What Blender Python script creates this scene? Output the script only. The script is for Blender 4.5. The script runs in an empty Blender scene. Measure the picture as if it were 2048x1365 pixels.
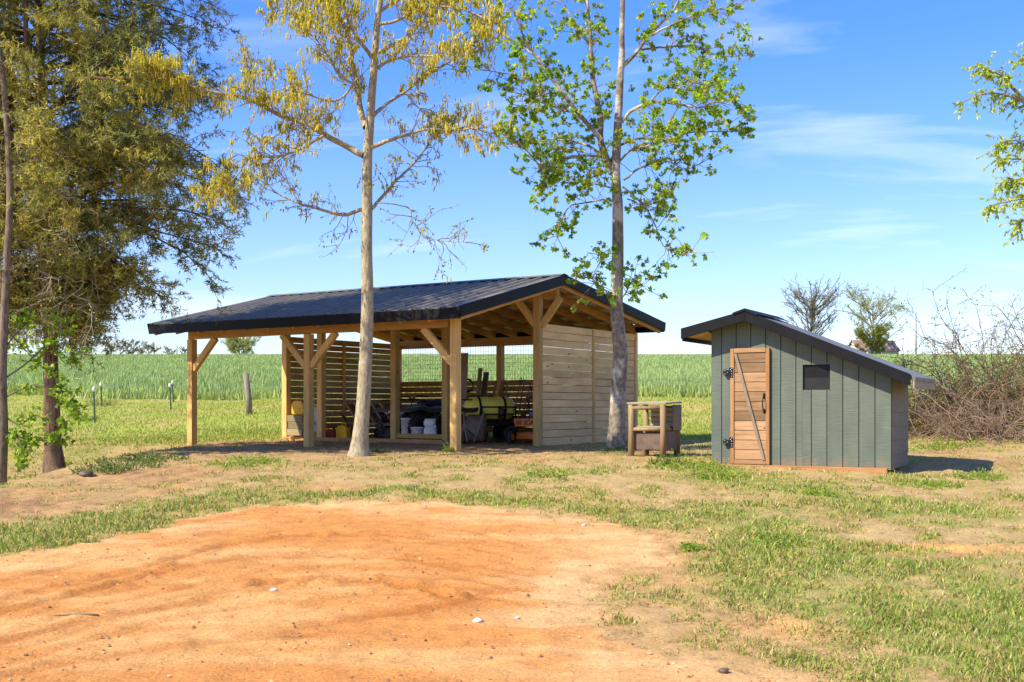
import bpy, math, random
import numpy as np
from mathutils import Vector, Matrix

S = bpy.context.scene
COL = S.collection
R = math.radians
rnd = random.Random(7)
rng = np.random.default_rng(11)

# ------------------------------------------------------------------ camera
EYE, F, CX, HY = 1.6, 2300.0, 1024.0, 813.0        # eye height, focal length and horizon row of the 2048-wide photograph
cd = bpy.data.cameras.new('camera'); cam = bpy.data.objects.new('camera', cd); COL.objects.link(cam)
cam.location = (0, 0, EYE); cam.rotation_euler = (R(90), 0, 0)
cd.sensor_width = 36; cd.lens = F / 2048 * 36; cd.shift_y = (HY - 682.5) / 2048
cd.clip_start = 0.1; cd.clip_end = 5000
S.camera = cam

# ------------------------------------------------------------------ world, sun, exposure
SUN_EL, SUN_AZ = 43.0, 62.0                         # azimuth measured left of straight behind the camera
w = bpy.data.worlds.new('World'); S.world = w; w.use_nodes = True
nt = w.node_tree; N = nt.nodes; L = nt.links; N.clear()
def nn(tree, t, **k):
    n = tree.nodes.new(t)
    for a, b in k.items(): setattr(n, a, b)
    return n
sky = nn(nt, 'ShaderNodeTexSky', sky_type='NISHITA'); sky.sun_disc = False
sky.sun_elevation = R(SUN_EL); sky.sun_rotation = R(180 + SUN_AZ)
sky.air_density = 1.0; sky.dust_density = 0.3; sky.ozone_density = 1.6
tc = nn(nt, 'ShaderNodeTexCoord'); sep = nn(nt, 'ShaderNodeSeparateXYZ'); L.new(tc.outputs['Generated'], sep.inputs[0])
rp = nn(nt, 'ShaderNodeValToRGB'); L.new(sep.outputs['Z'], rp.inputs[0])
rp.color_ramp.elements[0].position = 0.0; rp.color_ramp.elements[0].color = (0.86, 0.84, 0.93, 1)
rp.color_ramp.elements[1].position = 0.30; rp.color_ramp.elements[1].color = (0.40, 0.71, 1.40, 1)
e = rp.color_ramp.elements.new(0.10); e.color = (0.74, 0.83, 1.10, 1)
mul = nn(nt, 'ShaderNodeMix', data_type='RGBA', blend_type='MULTIPLY'); mul.inputs[0].default_value = 1
L.new(sky.outputs[0], mul.inputs[6]); L.new(rp.outputs[0], mul.inputs[7])
# thin cirrus: noise on a plane far above the ground
mx = nn(nt, 'ShaderNodeMath', operation='MAXIMUM'); mx.inputs[1].default_value = 0.02; L.new(sep.outputs['Z'], mx.inputs[0])
ad = nn(nt, 'ShaderNodeMath', operation='ADD'); ad.inputs[1].default_value = 0.12; L.new(mx.outputs[0], ad.inputs[0])
dx = nn(nt, 'ShaderNodeMath', operation='DIVIDE'); L.new(sep.outputs['X'], dx.inputs[0]); L.new(ad.outputs[0], dx.inputs[1])
dy = nn(nt, 'ShaderNodeMath', operation='DIVIDE'); L.new(sep.outputs['Y'], dy.inputs[0]); L.new(ad.outputs[0], dy.inputs[1])
cb = nn(nt, 'ShaderNodeCombineXYZ'); L.new(dx.outputs[0], cb.inputs[0]); L.new(dy.outputs[0], cb.inputs[1])
mp = nn(nt, 'ShaderNodeMapping'); mp.inputs['Rotation'].default_value = (0, 0, R(28)); mp.inputs['Scale'].default_value = (0.42, 1.1, 1); mp.inputs['Location'].default_value = (3.1, 1.7, 0)
L.new(cb.outputs[0], mp.inputs[0])
nz = nn(nt, 'ShaderNodeTexNoise'); nz.inputs['Scale'].default_value = 1.3; nz.inputs['Detail'].default_value = 9; nz.inputs['Roughness'].default_value = 0.56; nz.inputs['Distortion'].default_value = 0.7
L.new(mp.outputs[0], nz.inputs['Vector'])
cr = nn(nt, 'ShaderNodeValToRGB'); L.new(nz.outputs[0], cr.inputs[0])
cr.color_ramp.elements[0].position = 0.53; cr.color_ramp.elements[0].color = (0, 0, 0, 1)
cr.color_ramp.elements[1].position = 0.82; cr.color_ramp.elements[1].color = (0.75, 0.75, 0.75, 1)
cl = nn(nt, 'ShaderNodeMix', data_type='RGBA'); L.new(cr.outputs[0], cl.inputs[0]); L.new(mul.outputs[2], cl.inputs[6]); cl.inputs[7].default_value = (6.4, 6.6, 6.8, 1)
bg = nn(nt, 'ShaderNodeBackground'); bg.inputs[1].default_value = 0.118; L.new(cl.outputs[2], bg.inputs[0])
wo = nn(nt, 'ShaderNodeOutputWorld'); L.new(bg.outputs[0], wo.inputs[0])

sd = bpy.data.lights.new('sun', 'SUN'); sd.energy = 4.7; sd.angle = R(0.53); sd.color = (1.0, 0.90, 0.72)
sun = bpy.data.objects.new('sun', sd); COL.objects.link(sun)
TOSUN = Vector((-math.sin(R(SUN_AZ)) * math.cos(R(SUN_EL)), -math.cos(R(SUN_AZ)) * math.cos(R(SUN_EL)), math.sin(R(SUN_EL))))
sun.rotation_euler = TOSUN.to_track_quat('Z', 'Y').to_euler()
sun.location = TOSUN * 60
S.view_settings.view_transform = 'Standard'; S.view_settings.look = 'None'
S.view_settings.exposure = 0.86; S.view_settings.gamma = 1; S.view_settings.use_curve_mapping = False
S.render.engine = 'CYCLES'
S.cycles.max_bounces = 8; S.cycles.transparent_max_bounces = 8

# ------------------------------------------------------------------ small tools
def smooth(a, b, x):
    t = np.clip((np.asarray(x, float) - a) / (b - a), 0, 1)
    return t * t * (3 - 2 * t)
def P(px, py, d):                                    # photograph pixel + distance -> point of the place
    return np.array(((px - CX) / F * d, d, EYE + (HY - py) / F * d))
_tab = rng.random((256, 256))
def vnoise(x, y):
    x = np.asarray(x, float); y = np.asarray(y, float)
    i = np.floor(x).astype(int); j = np.floor(y).astype(int); u = x - i; v = y - j
    u = u * u * (3 - 2 * u); v = v * v * (3 - 2 * v)
    g = lambda a, b: _tab[a % 256, b % 256]
    return (g(i, j) * (1 - u) + g(i + 1, j) * u) * (1 - v) + (g(i, j + 1) * (1 - u) + g(i + 1, j + 1) * u) * v
def fbm(x, y, o=4):
    s = 0; a = 0.5
    for k in range(o): s = s + a * vnoise(x * 2 ** k + 17.3 * k, y * 2 ** k + 9.1 * k); a *= 0.5
    return s / (1 - 0.5 ** o)

def mesh_np(name, V, tris=None, quads=None, col=None, smoothf=False):
    V = np.asarray(V, np.float32).reshape(-1, 3)
    idx = []; sizes = []
    if quads is not None and len(quads): q = np.asarray(quads, np.int32).reshape(-1, 4); idx.append(q.ravel()); sizes.append(np.full(len(q), 4))
    if tris is not None and len(tris): t = np.asarray(tris, np.int32).reshape(-1, 3); idx.append(t.ravel()); sizes.append(np.full(len(t), 3))
    idx = np.concatenate(idx); sizes = np.concatenate(sizes)
    me = bpy.data.meshes.new(name)
    me.vertices.add(len(V)); me.vertices.foreach_set('co', V.ravel())
    me.loops.add(len(idx)); me.loops.foreach_set('vertex_index', idx.astype(np.int32))
    me.polygons.add(len(sizes)); st = np.concatenate(([0], np.cumsum(sizes)[:-1])).astype(np.int32)
    me.polygons.foreach_set('loop_start', st)
    if smoothf: me.polygons.foreach_set('use_smooth', np.ones(len(sizes), bool))
    me.update(calc_edges=True)
    if col is not None:
        a = me.color_attributes.new('Col', 'FLOAT_COLOR', 'POINT')
        c = np.ones((len(V), 4), np.float32); c[:, :3] = np.asarray(col, np.float32).reshape(-1, 3)
        a.data.foreach_set('color', c.ravel())
    return me

class MB:                                            # collects shapes for ONE mesh
    def __init__(s): s.v = []; s.f = []; s.m = []; s.sm = []
    def add(s, V, Fs, mi=0, sm=False):
        o = len(s.v); s.v += [tuple(p) for p in V]; s.f += [tuple(i + o for i in f) for f in Fs]; s.m += [mi] * len(Fs); s.sm += [sm] * len(Fs); return s
    def box(s, a, b, mi=0, M=None):
        x0, y0, z0 = a; x1, y1, z1 = b
        V = [(x0,y0,z0),(x1,y0,z0),(x1,y1,z0),(x0,y1,z0),(x0,y0,z1),(x1,y0,z1),(x1,y1,z1),(x0,y1,z1)]
        if M is not None: V = [tuple(M @ Vector(p)) for p in V]
        return s.add(V, [(0,3,2,1),(4,5,6,7),(0,1,5,4),(1,2,6,5),(2,3,7,6),(3,0,4,7)], mi)
    def beam(s, p0, p1, w_, h, up=(0, 0, 1), mi=0):  # bar from p0 to p1, h along up
        p0 = Vector(p0); p1 = Vector(p1); t = (p1 - p0).normalized(); u = Vector(up); u = (u - t * u.dot(t)).normalized(); r = t.cross(u)
        V = []
        for p in (p0, p1):
            for a, b in ((-1,-1),(1,-1),(1,1),(-1,1)): V.append(p + r * a * w_ / 2 + u * b * h / 2)
        return s.add(V, [(0,1,2,3),(7,6,5,4),(0,4,5,1),(1,5,6,2),(2,6,7,3),(3,7,4,0)], mi)
    def tube(s, path, rad, k=8, mi=0, cap=True):
        path = [Vector(p) for p in path]; n = len(path)
        if not hasattr(rad, '__len__'): rad = [rad] * n
        V = []; ref = None
        for i, p in enumerate(path):
            t = (path[min(i + 1, n - 1)] - path[max(i - 1, 0)]).normalized()
            if ref is None: ref = Vector((0, 0, 1)) if abs(t.z) < 0.9 else Vector((1, 0, 0))
            a = (ref - t * ref.dot(t)).normalized(); ref = a; b = t.cross(a)
            for j in range(k): th = 2 * math.pi * j / k; V.append(p + (a * math.cos(th) + b * math.sin(th)) * rad[i])
        Fs = [(i*k+j, i*k+(j+1)%k, (i+1)*k+(j+1)%k, (i+1)*k+j) for i in range(n-1) for j in range(k)]
        if cap: Fs += [tuple(range(k))[::-1], tuple((n-1)*k + j for j in range(k))]
        return s.add(V, Fs, mi, True)
    def lathe(s, prof, c, axis, k=20, mi=0):         # prof = [(along, radius)]
        ax = Vector(axis).normalized(); return s.tube([Vector(c) + ax * a for a, r in prof], [max(r, 1e-4) for a, r in prof], k, mi)
    def torus(s, c, axis, R0, r0, k=24, j=10, mi=0, sq=1.0):
        ax = Vector(axis).normalized(); a = ax.orthogonal().normalized(); b = ax.cross(a); V = []
        for i in range(k):
            th = 2*math.pi*i/k; d = a*math.cos(th)+b*math.sin(th)
            for q in range(j):
                ph = 2*math.pi*q/j; V.append(Vector(c)+d*(R0+r0*math.cos(ph))+ax*r0*sq*math.sin(ph))
        return s.add(V, [(i*j+q, ((i+1)%k)*j+q, ((i+1)%k)*j+(q+1)%j, i*j+(q+1)%j) for i in range(k) for q in range(j)], mi, True)
    def prism(s, poly, z0, z1, M=None, mi=0):        # poly in xy, extruded in z
        n = len(poly); V = [(x, y, z0) for x, y in poly] + [(x, y, z1) for x, y in poly]
        if M is not None: V = [tuple(M @ Vector(p)) for p in V]
        return s.add(V, [tuple(range(n))[::-1], tuple(range(n, 2*n))] + [(i, (i+1)%n, n+(i+1)%n, n+i) for i in range(n)], mi)
    def blob(s, c, rx, ry, rz, k=10, j=7, mi=0, jit=0.0, pw=1.0):
        V = []; 
        for a in range(1, j):
            ph = math.pi*a/j
            for b in range(k):
                th = 2*math.pi*b/k; q = 1 + rnd.uniform(-jit, jit)
                sx = math.copysign(abs(math.cos(th))**pw, math.cos(th)); sy = math.copysign(abs(math.sin(th))**pw, math.sin(th)); sp = math.sin(ph)**pw; cz = math.copysign(abs(math.cos(ph))**pw, math.cos(ph))
                V.append((c[0]+rx*sx*sp*q, c[1]+ry*sy*sp*q, c[2]+rz*cz*q))
        V += [(c[0], c[1], c[2]+rz), (c[0], c[1], c[2]-rz)]; n = len(V)
        Fs = [((a)*k+b, (a+1)*k+b, (a+1)*k+(b+1)%k, a*k+(b+1)%k) for a in range(j-2) for b in range(k)]
        Fs += [(n-2, b, (b+1)%k) for b in range(k)] + [(n-1, (j-2)*k+(b+1)%k, (j-2)*k+b) for b in range(k)]
        return s.add(V, Fs, mi, True)
    def mesh(s, name, mats):
        me = bpy.data.meshes.new(name); me.from_pydata(s.v, [], s.f)
        for m in (mats if isinstance(mats, (list, tuple)) else [mats]): me.materials.append(m)
        me.polygons.foreach_set('material_index', s.m); me.polygons.foreach_set('use_smooth', s.sm); me.update(); return me
    def build(s, name, mats, parent=None, bevel=0, loc=None):
        return link(name, s.mesh(name, mats), parent, bevel, loc)
def link(name, me, parent=None, bevel=0, loc=None):
    o = bpy.data.objects.new(name, me); COL.objects.link(o); o.parent = parent
    if loc is not None: o.location = loc
    if bevel:
        m = o.modifiers.new('bevel', 'BEVEL'); m.width = bevel; m.segments = 2; m.limit_method = 'ANGLE'; m.angle_limit = R(40)
    return o
def tag(o, label=None, cat=None, group=None, kind=None):
    for k, v in (('label', label), ('category', cat), ('group', group), ('kind', kind)):
        if v: o[k] = v
    return o
def thing(name, label, cat, loc=(0, 0, 0), rz=0, group=None):
    o = bpy.data.objects.new(name, None); COL.objects.link(o); o.location = loc; o.rotation_euler = (0, 0, rz); o.empty_display_size = 0.2
    return tag(o, label, cat, group)

# ------------------------------------------------------------------ materials
def mat(name):
    m = bpy.data.materials.new(name); m.use_nodes = True; t = m.node_tree; return m, t, t.nodes['Principled BSDF']
def ramp(t, src, stops):
    r = nn(t, 'ShaderNodeValToRGB'); t.links.new(src, r.inputs[0]); els = r.color_ramp.elements
    els[0].position, els[0].color = stops[0][0], (*stops[0][1], 1); els[1].position, els[1].color = stops[-1][0], (*stops[-1][1], 1)
    for p, c in stops[1:-1]: e = els.new(p); e.color = (*c, 1)
    return r.outputs[0]
def coords(t, scale=(1, 1, 1), rand=True, out='Object'):
    c = nn(t, 'ShaderNodeTexCoord'); m = nn(t, 'ShaderNodeMapping'); m.inputs['Scale'].default_value = scale
    if rand:
        oi = nn(t, 'ShaderNodeObjectInfo'); mu = nn(t, 'ShaderNodeVectorMath', operation='SCALE'); mu.inputs[0].default_value = (37, 53, 71); t.links.new(oi.outputs['Random'], mu.inputs['Scale'])
        a = nn(t, 'ShaderNodeVectorMath', operation='ADD'); t.links.new(c.outputs[out], a.inputs[0]); t.links.new(mu.outputs[0], a.inputs[1]); t.links.new(a.outputs[0], m.inputs[0])
    else: t.links.new(c.outputs[out], m.inputs[0])
    return m.outputs[0]
def noise(t, vec, scale, detail=4, rough=0.5, dist=0):
    n = nn(t, 'ShaderNodeTexNoise'); t.links.new(vec, n.inputs['Vector']); n.inputs['Scale'].default_value = scale; n.inputs['Detail'].default_value = detail; n.inputs['Roughness'].default_value = rough; n.inputs['Distortion'].default_value = dist
    return n.outputs[0]
def mix(t, fac, a, b, mode='MIX'):
    n = nn(t, 'ShaderNodeMix', data_type='RGBA', blend_type=mode)
    for i, v in ((0, fac), (6, a), (7, b)):
        if isinstance(v, (int, float)): n.inputs[i].default_value = v
        elif isinstance(v, tuple): n.inputs[i].default_value = (*v, 1)
        else: t.links.new(v, n.inputs[i])
    return n.outputs[2]
def bump(t, b, h, strength=0.3, dist=0.01):
    n = nn(t, 'ShaderNodeBump'); n.inputs['Strength'].default_value = strength; n.inputs['Distance'].default_value = dist; t.links.new(h, n.inputs['Height']); t.links.new(n.outputs[0], b.inputs['Normal'])
def simple(name, c, rough=0.6, metal=0.0, var=0.25, sc=8, bs=0.15, spec=0.5):
    m, t, b = mat(name); v = coords(t); n = noise(t, v, sc, 5, 0.6)
    lo = tuple(x * (1 - var) for x in c); hi = tuple(min(1, x * (1 + var)) for x in c)
    t.links.new(ramp(t, n, [(0.3, lo), (0.7, hi)]), b.inputs['Base Color'])
    b.inputs['Roughness'].default_value = rough; b.inputs['Metallic'].default_value = metal; b.inputs['Specular IOR Level'].default_value = spec
    if bs: bump(t, b, noise(t, v, sc * 6, 4), bs, 0.004)
    return m
def wood(name, base, dark, axis, knots=True, var=0.22, rough=0.75, bs=0.25):
    m, t, b = mat(name)
    st = [14, 14, 14]; st[axis] = 0.9
    v = coords(t, tuple(st)); g = noise(t, v, 2.2, 6, 0.62, 0.6)
    fine = noise(t, v, 9, 4, 0.7)
    mid = tuple((a * 0.6 + c * 0.4) for a, c in zip(base, dark))
    c = ramp(t, g, [(0.28, dark), (0.45, mid), (0.62, base), (0.85, tuple(min(1, x * 1.12) for x in base))])
    c = mix(t, 0.18, c, ramp(t, fine, [(0.3, dark), (0.7, base)]))
    oi = nn(t, 'ShaderNodeObjectInfo')
    c = mix(t, 1.0, c, ramp(t, oi.outputs['Random'], [(0, (1 - var,) * 3), (0.5, (1, 0.97, 0.93)), (1, (1 + var * 0.5, 1 + var * 0.45, 1 + var * 0.35))]), 'MULTIPLY')
    # slow weather stain along the piece
    sv = coords(t, (1.3, 1.3, 1.3)); c = mix(t, 1.0, c, ramp(t, noise(t, sv, 1.2, 3), [(0.3, (0.80, 0.78, 0.74)), (0.65, (1.04, 1.03, 1.02))]), 'MULTIPLY')
    if knots:
        ks = [7.5, 7.5, 7.5]; ks[axis] = 2.6
        kv = coords(t, tuple(ks)); vo = nn(t, 'ShaderNodeTexVoronoi'); vo.inputs['Scale'].default_value = 1.0; t.links.new(kv, vo.inputs['Vector'])
        kr = ramp(t, vo.outputs['Distance'], [(0.07, (0.9, 0.9, 0.9)), (0.16, (0, 0, 0))])
        wn = nn(t, 'ShaderNodeSeparateColor'); t.links.new(vo.outputs['Color'], wn.inputs[0])
        th = nn(t, 'ShaderNodeMath', operation='GREATER_THAN'); th.inputs[1].default_value = 0.62; t.links.new(wn.outputs[0], th.inputs[0])
        km = nn(t, 'ShaderNodeMath', operation='MULTIPLY'); t.links.new(kr, km.inputs[0]); t.links.new(th.outputs[0], km.inputs[1])
        c = mix(t, km.outputs[0], c, tuple(x * 0.33 for x in dark))
    t.links.new(c, b.inputs['Base Color']); b.inputs['Roughness'].default_value = rough; b.inputs['Specular IOR Level'].default_value = 0.25
    bump(t, b, g, bs, 0.006)
    return m
def leafmat(name, trans=0.35, rough=0.55):
    m, t, b = mat(name); a = nn(t, 'ShaderNodeAttribute'); a.attribute_name = 'Col'
    t.links.new(a.outputs['Color'], b.inputs['Base Color']); b.inputs['Roughness'].default_value = rough; b.inputs['Specular IOR Level'].default_value = 0.3
    tr = nn(t, 'ShaderNodeBsdfTranslucent'); t.links.new(mix(t, 1.0, a.outputs['Color'], (1.15, 1.2, 0.6), 'MULTIPLY'), tr.inputs[0])
    ms = nn(t, 'ShaderNodeMixShader'); ms.inputs[0].default_value = trans; t.links.new(b.outputs[0], ms.inputs[1]); t.links.new(tr.outputs[0], ms.inputs[2])
    t.links.new(ms.outputs[0], t.nodes['Material Output'].inputs[0]); return m
def bark(name, light, dark, sc=14, stretch=0.3, patch=None):
    m, t, b = mat(name); v = coords(t, (1, 1, stretch), rand=False)
    n = noise(t, v, sc, 6, 0.7, 0.4); c = ramp(t, n, [(0.32, dark), (0.5, tuple((a + d) / 2 for a, d in zip(light, dark))), (0.66, light)])
    if patch:
        pv = coords(t, (1, 1, 0.8), rand=False); c = mix(t, ramp(t, noise(t, pv, 3.2, 4, 0.6), [(0.5, (0, 0, 0)), (0.62, (0.8, 0.8, 0.8))]), c, patch)
    t.links.new(c, b.inputs['Base Color']); b.inputs['Roughness'].default_value = 0.9; b.inputs['Specular IOR Level'].default_value = 0.15
    bump(t, b, n, 0.7, 0.03); return m

M = {}
PINE, PDK = (0.72, 0.48, 0.18), (0.50, 0.28, 0.08)
M['post'] = wood('treated_pine_upright', PINE, PDK, 2); M['beam_x'] = wood('treated_pine_beam', (0.62, 0.36, 0.12), (0.42, 0.20, 0.055), 0)
M['raft'] = wood('rafter_pine', (0.60, 0.34, 0.11), (0.40, 0.19, 0.05), 1, knots=False)
M['board_y'] = wood('pale_pine_board', (0.86, 0.575, 0.265), (0.66, 0.40, 0.155), 1, var=0.16)
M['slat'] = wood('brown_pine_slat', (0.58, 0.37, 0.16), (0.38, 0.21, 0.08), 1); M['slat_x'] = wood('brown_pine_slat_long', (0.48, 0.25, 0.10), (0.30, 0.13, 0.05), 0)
M['door'] = wood('stained_cedar_plank', (0.46, 0.285, 0.15), (0.22, 0.115, 0.055), 0, var=0.45); M['door_z'] = wood('stained_cedar_rail', (0.42, 0.225, 0.095), (0.25, 0.11, 0.042), 2, knots=False)
M['grey_wood'] = wood('weathered_grey_wood', (0.34, 0.27, 0.20), (0.19, 0.145, 0.10), 2, knots=False); M['old_post'] = wood('old_fence_wood', (0.36, 0.30, 0.22), (0.16, 0.125, 0.09), 2, knots=False)
M['grey_x'] = wood('weathered_plank', (0.42, 0.36, 0.27), (0.24, 0.19, 0.13), 0, knots=False); M['sill'] = wood('base_board_wood', (0.48, 0.26, 0.11), (0.28, 0.125, 0.05), 0, knots=False)
M['log'] = wood('peeled_log', (0.36, 0.26, 0.14), (0.13, 0.09, 0.05), 2, knots=False); M['timber'] = wood('grey_timber_block', (0.34, 0.28, 0.15), (0.21, 0.165, 0.08), 0, knots=False)
M['roof'] = simple('charcoal_metal_roof', (0.175, 0.162, 0.135), 0.5, 0.0, 0.2, 2, 0, 0.18); M['roof_under'] = simple('pale_roof_underside', (0.62, 0.60, 0.56), 0.5, 0.0, 0.08, 2, 0)
M['trim'] = simple('black_metal_trim', (0.007, 0.007, 0.008), 0.55, 0.0, 0.25, 4, 0.04, 0.15)
M['wire'] = simple('dark_wire', (0.06, 0.06, 0.055), 0.5, 0.6, 0.2, 8, 0); M['black'] = simple('black_plastic', (0.026, 0.026, 0.028), 0.45, 0, 0.3, 10, 0.05)
M['iron'] = simple('black_iron', (0.010, 0.010, 0.011), 0.38, 0.4, 0.3, 14, 0.1); M['rubber'] = simple('tyre_rubber', (0.032, 0.030, 0.028), 0.85, 0, 0.3, 20, 0.2)
M['steel'] = simple('bright_steel', (0.55, 0.55, 0.55), 0.35, 0.9, 0.2, 20, 0); M['yellow'] = simple('yellow_plastic', (0.78, 0.43, 0.012), 0.42, 0, 0.12, 6, 0.05)
M['tank'] = simple('pale_yellow_tank_plastic', (0.82, 0.76, 0.12), 0.45, 0, 0.14, 4, 0.04); M['orange'] = simple('orange_paint', (0.80, 0.17, 0.012), 0.32, 0, 0.12, 5, 0.02)
M['white'] = simple('white_plastic', (0.78, 0.77, 0.74), 0.5, 0, 0.07, 7, 0.1); M['red'] = simple('red_plastic', (0.45, 0.03, 0.015), 0.45, 0, 0.15, 7, 0.05)
M['brown'] = simple('brown_painted_tray', (0.14, 0.09, 0.06), 0.62, 0.1, 0.35, 9, 0.15); M['cream'] = simple('cream_insulator', (0.75, 0.72, 0.6), 0.5, 0, 0.05, 8, 0)
M['tgreen'] = simple('dark_green_paint', (0.018, 0.055, 0.028), 0.5, 0.2, 0.2, 10, 0.05); M['lens'] = simple('headlight_lens', (0.72, 0.72, 0.70), 0.12, 0.2, 0.05, 5, 0)
M['fender'] = simple('dark_green_fender', (0.07, 0.075, 0.05), 0.35, 0, 0.3, 6, 0.05); M['blue'] = simple('patterned_blue_cloth', (0.10, 0.10, 0.22), 0.9, 0, 0.9, 26, 0.3)
M['stone'] = simple('pale_stone', (0.62, 0.58, 0.52), 0.85, 0, 0.2, 20, 0.3); M['brick'] = simple('chimney_brick', (0.36, 0.12, 0.06), 0.9, 0, 0.3, 3, 0)
M['housewall'] = simple('faded_white_siding', (0.46, 0.46, 0.40), 0.8, 0, 0.12, 0.8, 0); M['rust'] = simple('rusty_tin_roof', (0.30, 0.20, 0.15), 0.7, 0.1, 0.4, 0.5, 0); M['dark'] = simple('dark_interior', (0.02, 0.018, 0.016), 0.8, 0, 0.2, 4, 0)
M['glass'] = simple('dusty_window_glass', (0.10, 0.12, 0.13), 0.08, 0, 0.2, 2, 0)
M['ply'] = simple('raw_plywood', (0.56, 0.36, 0.16), 0.8, 0, 0.15, 5, 0.1)
# painted siding: green with embossed grain
m, t, b = mat('grey_green_siding'); v = coords(t, (1, 1, 1)); st = coords(t, (1.6, 1.6, 30))
grain = noise(t, st, 3.0, 5, 0.65, 0.3); big = noise(t, coords(t, (2.5, 2.5, 1.0)), 1.6, 4)
c = ramp(t, grain, [(0.3, (0.090, 0.114, 0.084)), (0.7, (0.116, 0.142, 0.106))]); c = mix(t, 1.0, c, ramp(t, big, [(0.3, (0.80, 0.82, 0.82)), (0.7, (1.12, 1.1, 1.06))]), 'MULTIPLY')
sz_ = nn(t, 'ShaderNodeSeparateXYZ'); t.links.new(coords(t, rand=False), sz_.inputs[0]); mm_ = nn(t, 'ShaderNodeMath', operation='MULTIPLY_ADD'); t.links.new(noise(t, coords(t, (6, 6, 2)), 1.5, 5, 0.65), mm_.inputs[0]); mm_.inputs[1].default_value = 0.55; t.links.new(sz_.outputs['Z'], mm_.inputs[2])
c = mix(t, ramp(t, mm_.outputs[0], [(0.24, (0.75, 0.75, 0.75)), (0.46, (0, 0, 0))]), c, (0.26, 0.15, 0.075))
t.links.new(c, b.inputs['Base Color']); b.inputs['Roughness'].default_value = 0.62; bump(t, b, grain, 0.6, 0.010); M['siding'] = m
m, t, b = mat('tan_lap_siding'); c = ramp(t, noise(t, coords(t, (1, 3, 12)), 3, 5), [(0.3, (0.15, 0.118, 0.075)), (0.7, (0.21, 0.17, 0.115))]); t.links.new(c, b.inputs['Base Color']); b.inputs['Roughness'].default_value = 0.7; M['lap'] = m
M['leaf'] = leafmat('foliage_leaf', 0.45); M['needle'] = leafmat('cedar_foliage', 0.28, 0.7); M['grass'] = leafmat('grass_blade', 0.25, 0.6); M['crop'] = leafmat('crop_blade', 0.25, 0.5); M['twigcol'] = leafmat('twig_bark', 0.0, 0.85)
M['oak_bark'] = bark('oak_bark', (0.52, 0.45, 0.29), (0.20, 0.155, 0.09), 26, 0.28); M['maple_bark'] = bark('maple_bark', (0.36, 0.30, 0.22), (0.11, 0.085, 0.06), 17, 0.7, (0.58, 0.53, 0.43))
M['cedar_bark'] = bark('cedar_bark', (0.25, 0.165, 0.105), (0.055, 0.032, 0.02), 22, 0.07); M['dark_bark'] = bark('dark_grey_bark', (0.26, 0.20, 0.14), (0.09, 0.065, 0.045), 18, 0.3); M['grey_bark'] = bark('grey_bark', (0.40, 0.34, 0.27), (0.17, 0.135, 0.10), 14, 0.25)

# ------------------------------------------------------------------ the lie of the land
_py = np.array([-60, 0, 6, 8, 10, 12.5, 15, 17, 19, 22, 27, 30, 33, 37, 41, 50, 70, 110, 170, 215, 240, 270, 330, 500, 3000.])
_pz = np.array([-1.6, -1.6, -1.56, -1.45, -1.28, -1.06, -.87, -.775, -.755, -.755, -.73, -.58, -.28, .08, .32, .82, 1.85, 3.95, 7.1, 9.35, 10.3, 10.9, 11.0, 7, -30])
_yy = np.linspace(-60, 3000, 30601); _zz = np.interp(_yy, _py, _pz)
for _w in (15,): _zz = np.convolve(np.pad(_zz, _w, mode='edge'), np.ones(2*_w+1)/(2*_w+1), 'valid')
def zg(x, y, fine=False):
    x = np.asarray(x, float); y = np.asarray(y, float)
    z = np.interp(y, _yy, _zz) + EYE
    z = z - 0.50 * smooth(-5.9, -7.7, x) * (1 - smooth(21.3, 25, y)) * smooth(11.5, 16, y)
    z = z - 0.42 * smooth(-6.5, -11.5, x) * smooth(24, 31, y) * (1 - smooth(44, 60, y))
    z = z + 0.22 * smooth(5.5, 9, x) * smooth(16.5, 22, y) * (1 - smooth(28, 40, y))
    amp = 0.10 * (1 - smooth(18, 22, y) * (1 - smooth(27, 30, y)) * smooth(-8, -6, x) * (1 - smooth(3, 5, x)) * 0.9)
    z = z + amp * (fbm(x * 0.35, y * 0.35, 3) - 0.5) * smooth(9, 13, y) * (1 - smooth(80, 150, y))
    return z
def unproj(px, py):                                  # the ground point seen at a pixel
    d = np.linspace(5, 80, 3000); X = (px - CX) / F * d; Zr = EYE + (HY - py) / F * d
    k = np.argmax(Zr < zg(X, d)); return X[k], d[k]
def topx(x, y, z=None):
    z = zg(x, y) if z is None else z; yy = np.maximum(y, 0.5)
    return CX + F * x / yy, HY - F * (z - EYE) / yy
PAD = np.array([unproj(*p) for p in [(-300,1190),(0,1118),(200,1078),(400,1032),(520,1009),(640,1003),(800,1005),(1000,1016),(1150,1033),(1260,1062),(1330,1088),(1400,1108),(1310,1128),(1235,1142),(1195,1180),(1175,1225),(1225,1265),(1380,1300),(1520,1340),(1620,1364)]] + [(3.2, 4.5), (3.0, -20), (-14, -20), (-14, 8)])
def inpoly_dist(x, y, poly):                         # signed distance, positive inside
    sh = np.shape(x); x = np.ravel(x); y = np.ravel(y); d2 = np.full(x.shape, 1e9); ins = np.zeros(x.shape, bool)
    for i in range(len(poly)):
        x0, y0 = poly[i]; x1, y1 = poly[(i+1) % len(poly)]; ex, ey = x1-x0, y1-y0
        tt = np.clip(((x-x0)*ex+(y-y0)*ey)/(ex*ex+ey*ey+1e-12), 0, 1); d2 = np.minimum(d2, (x-x0-tt*ex)**2+(y-y0-tt*ey)**2)
        c = ((y0 > y) != (y1 > y)) & (x < ex*(y-y0)/(ey+1e-12)+x0); ins ^= c
    return (np.sqrt(d2)*np.where(ins, 1, -1)).reshape(sh)
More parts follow.
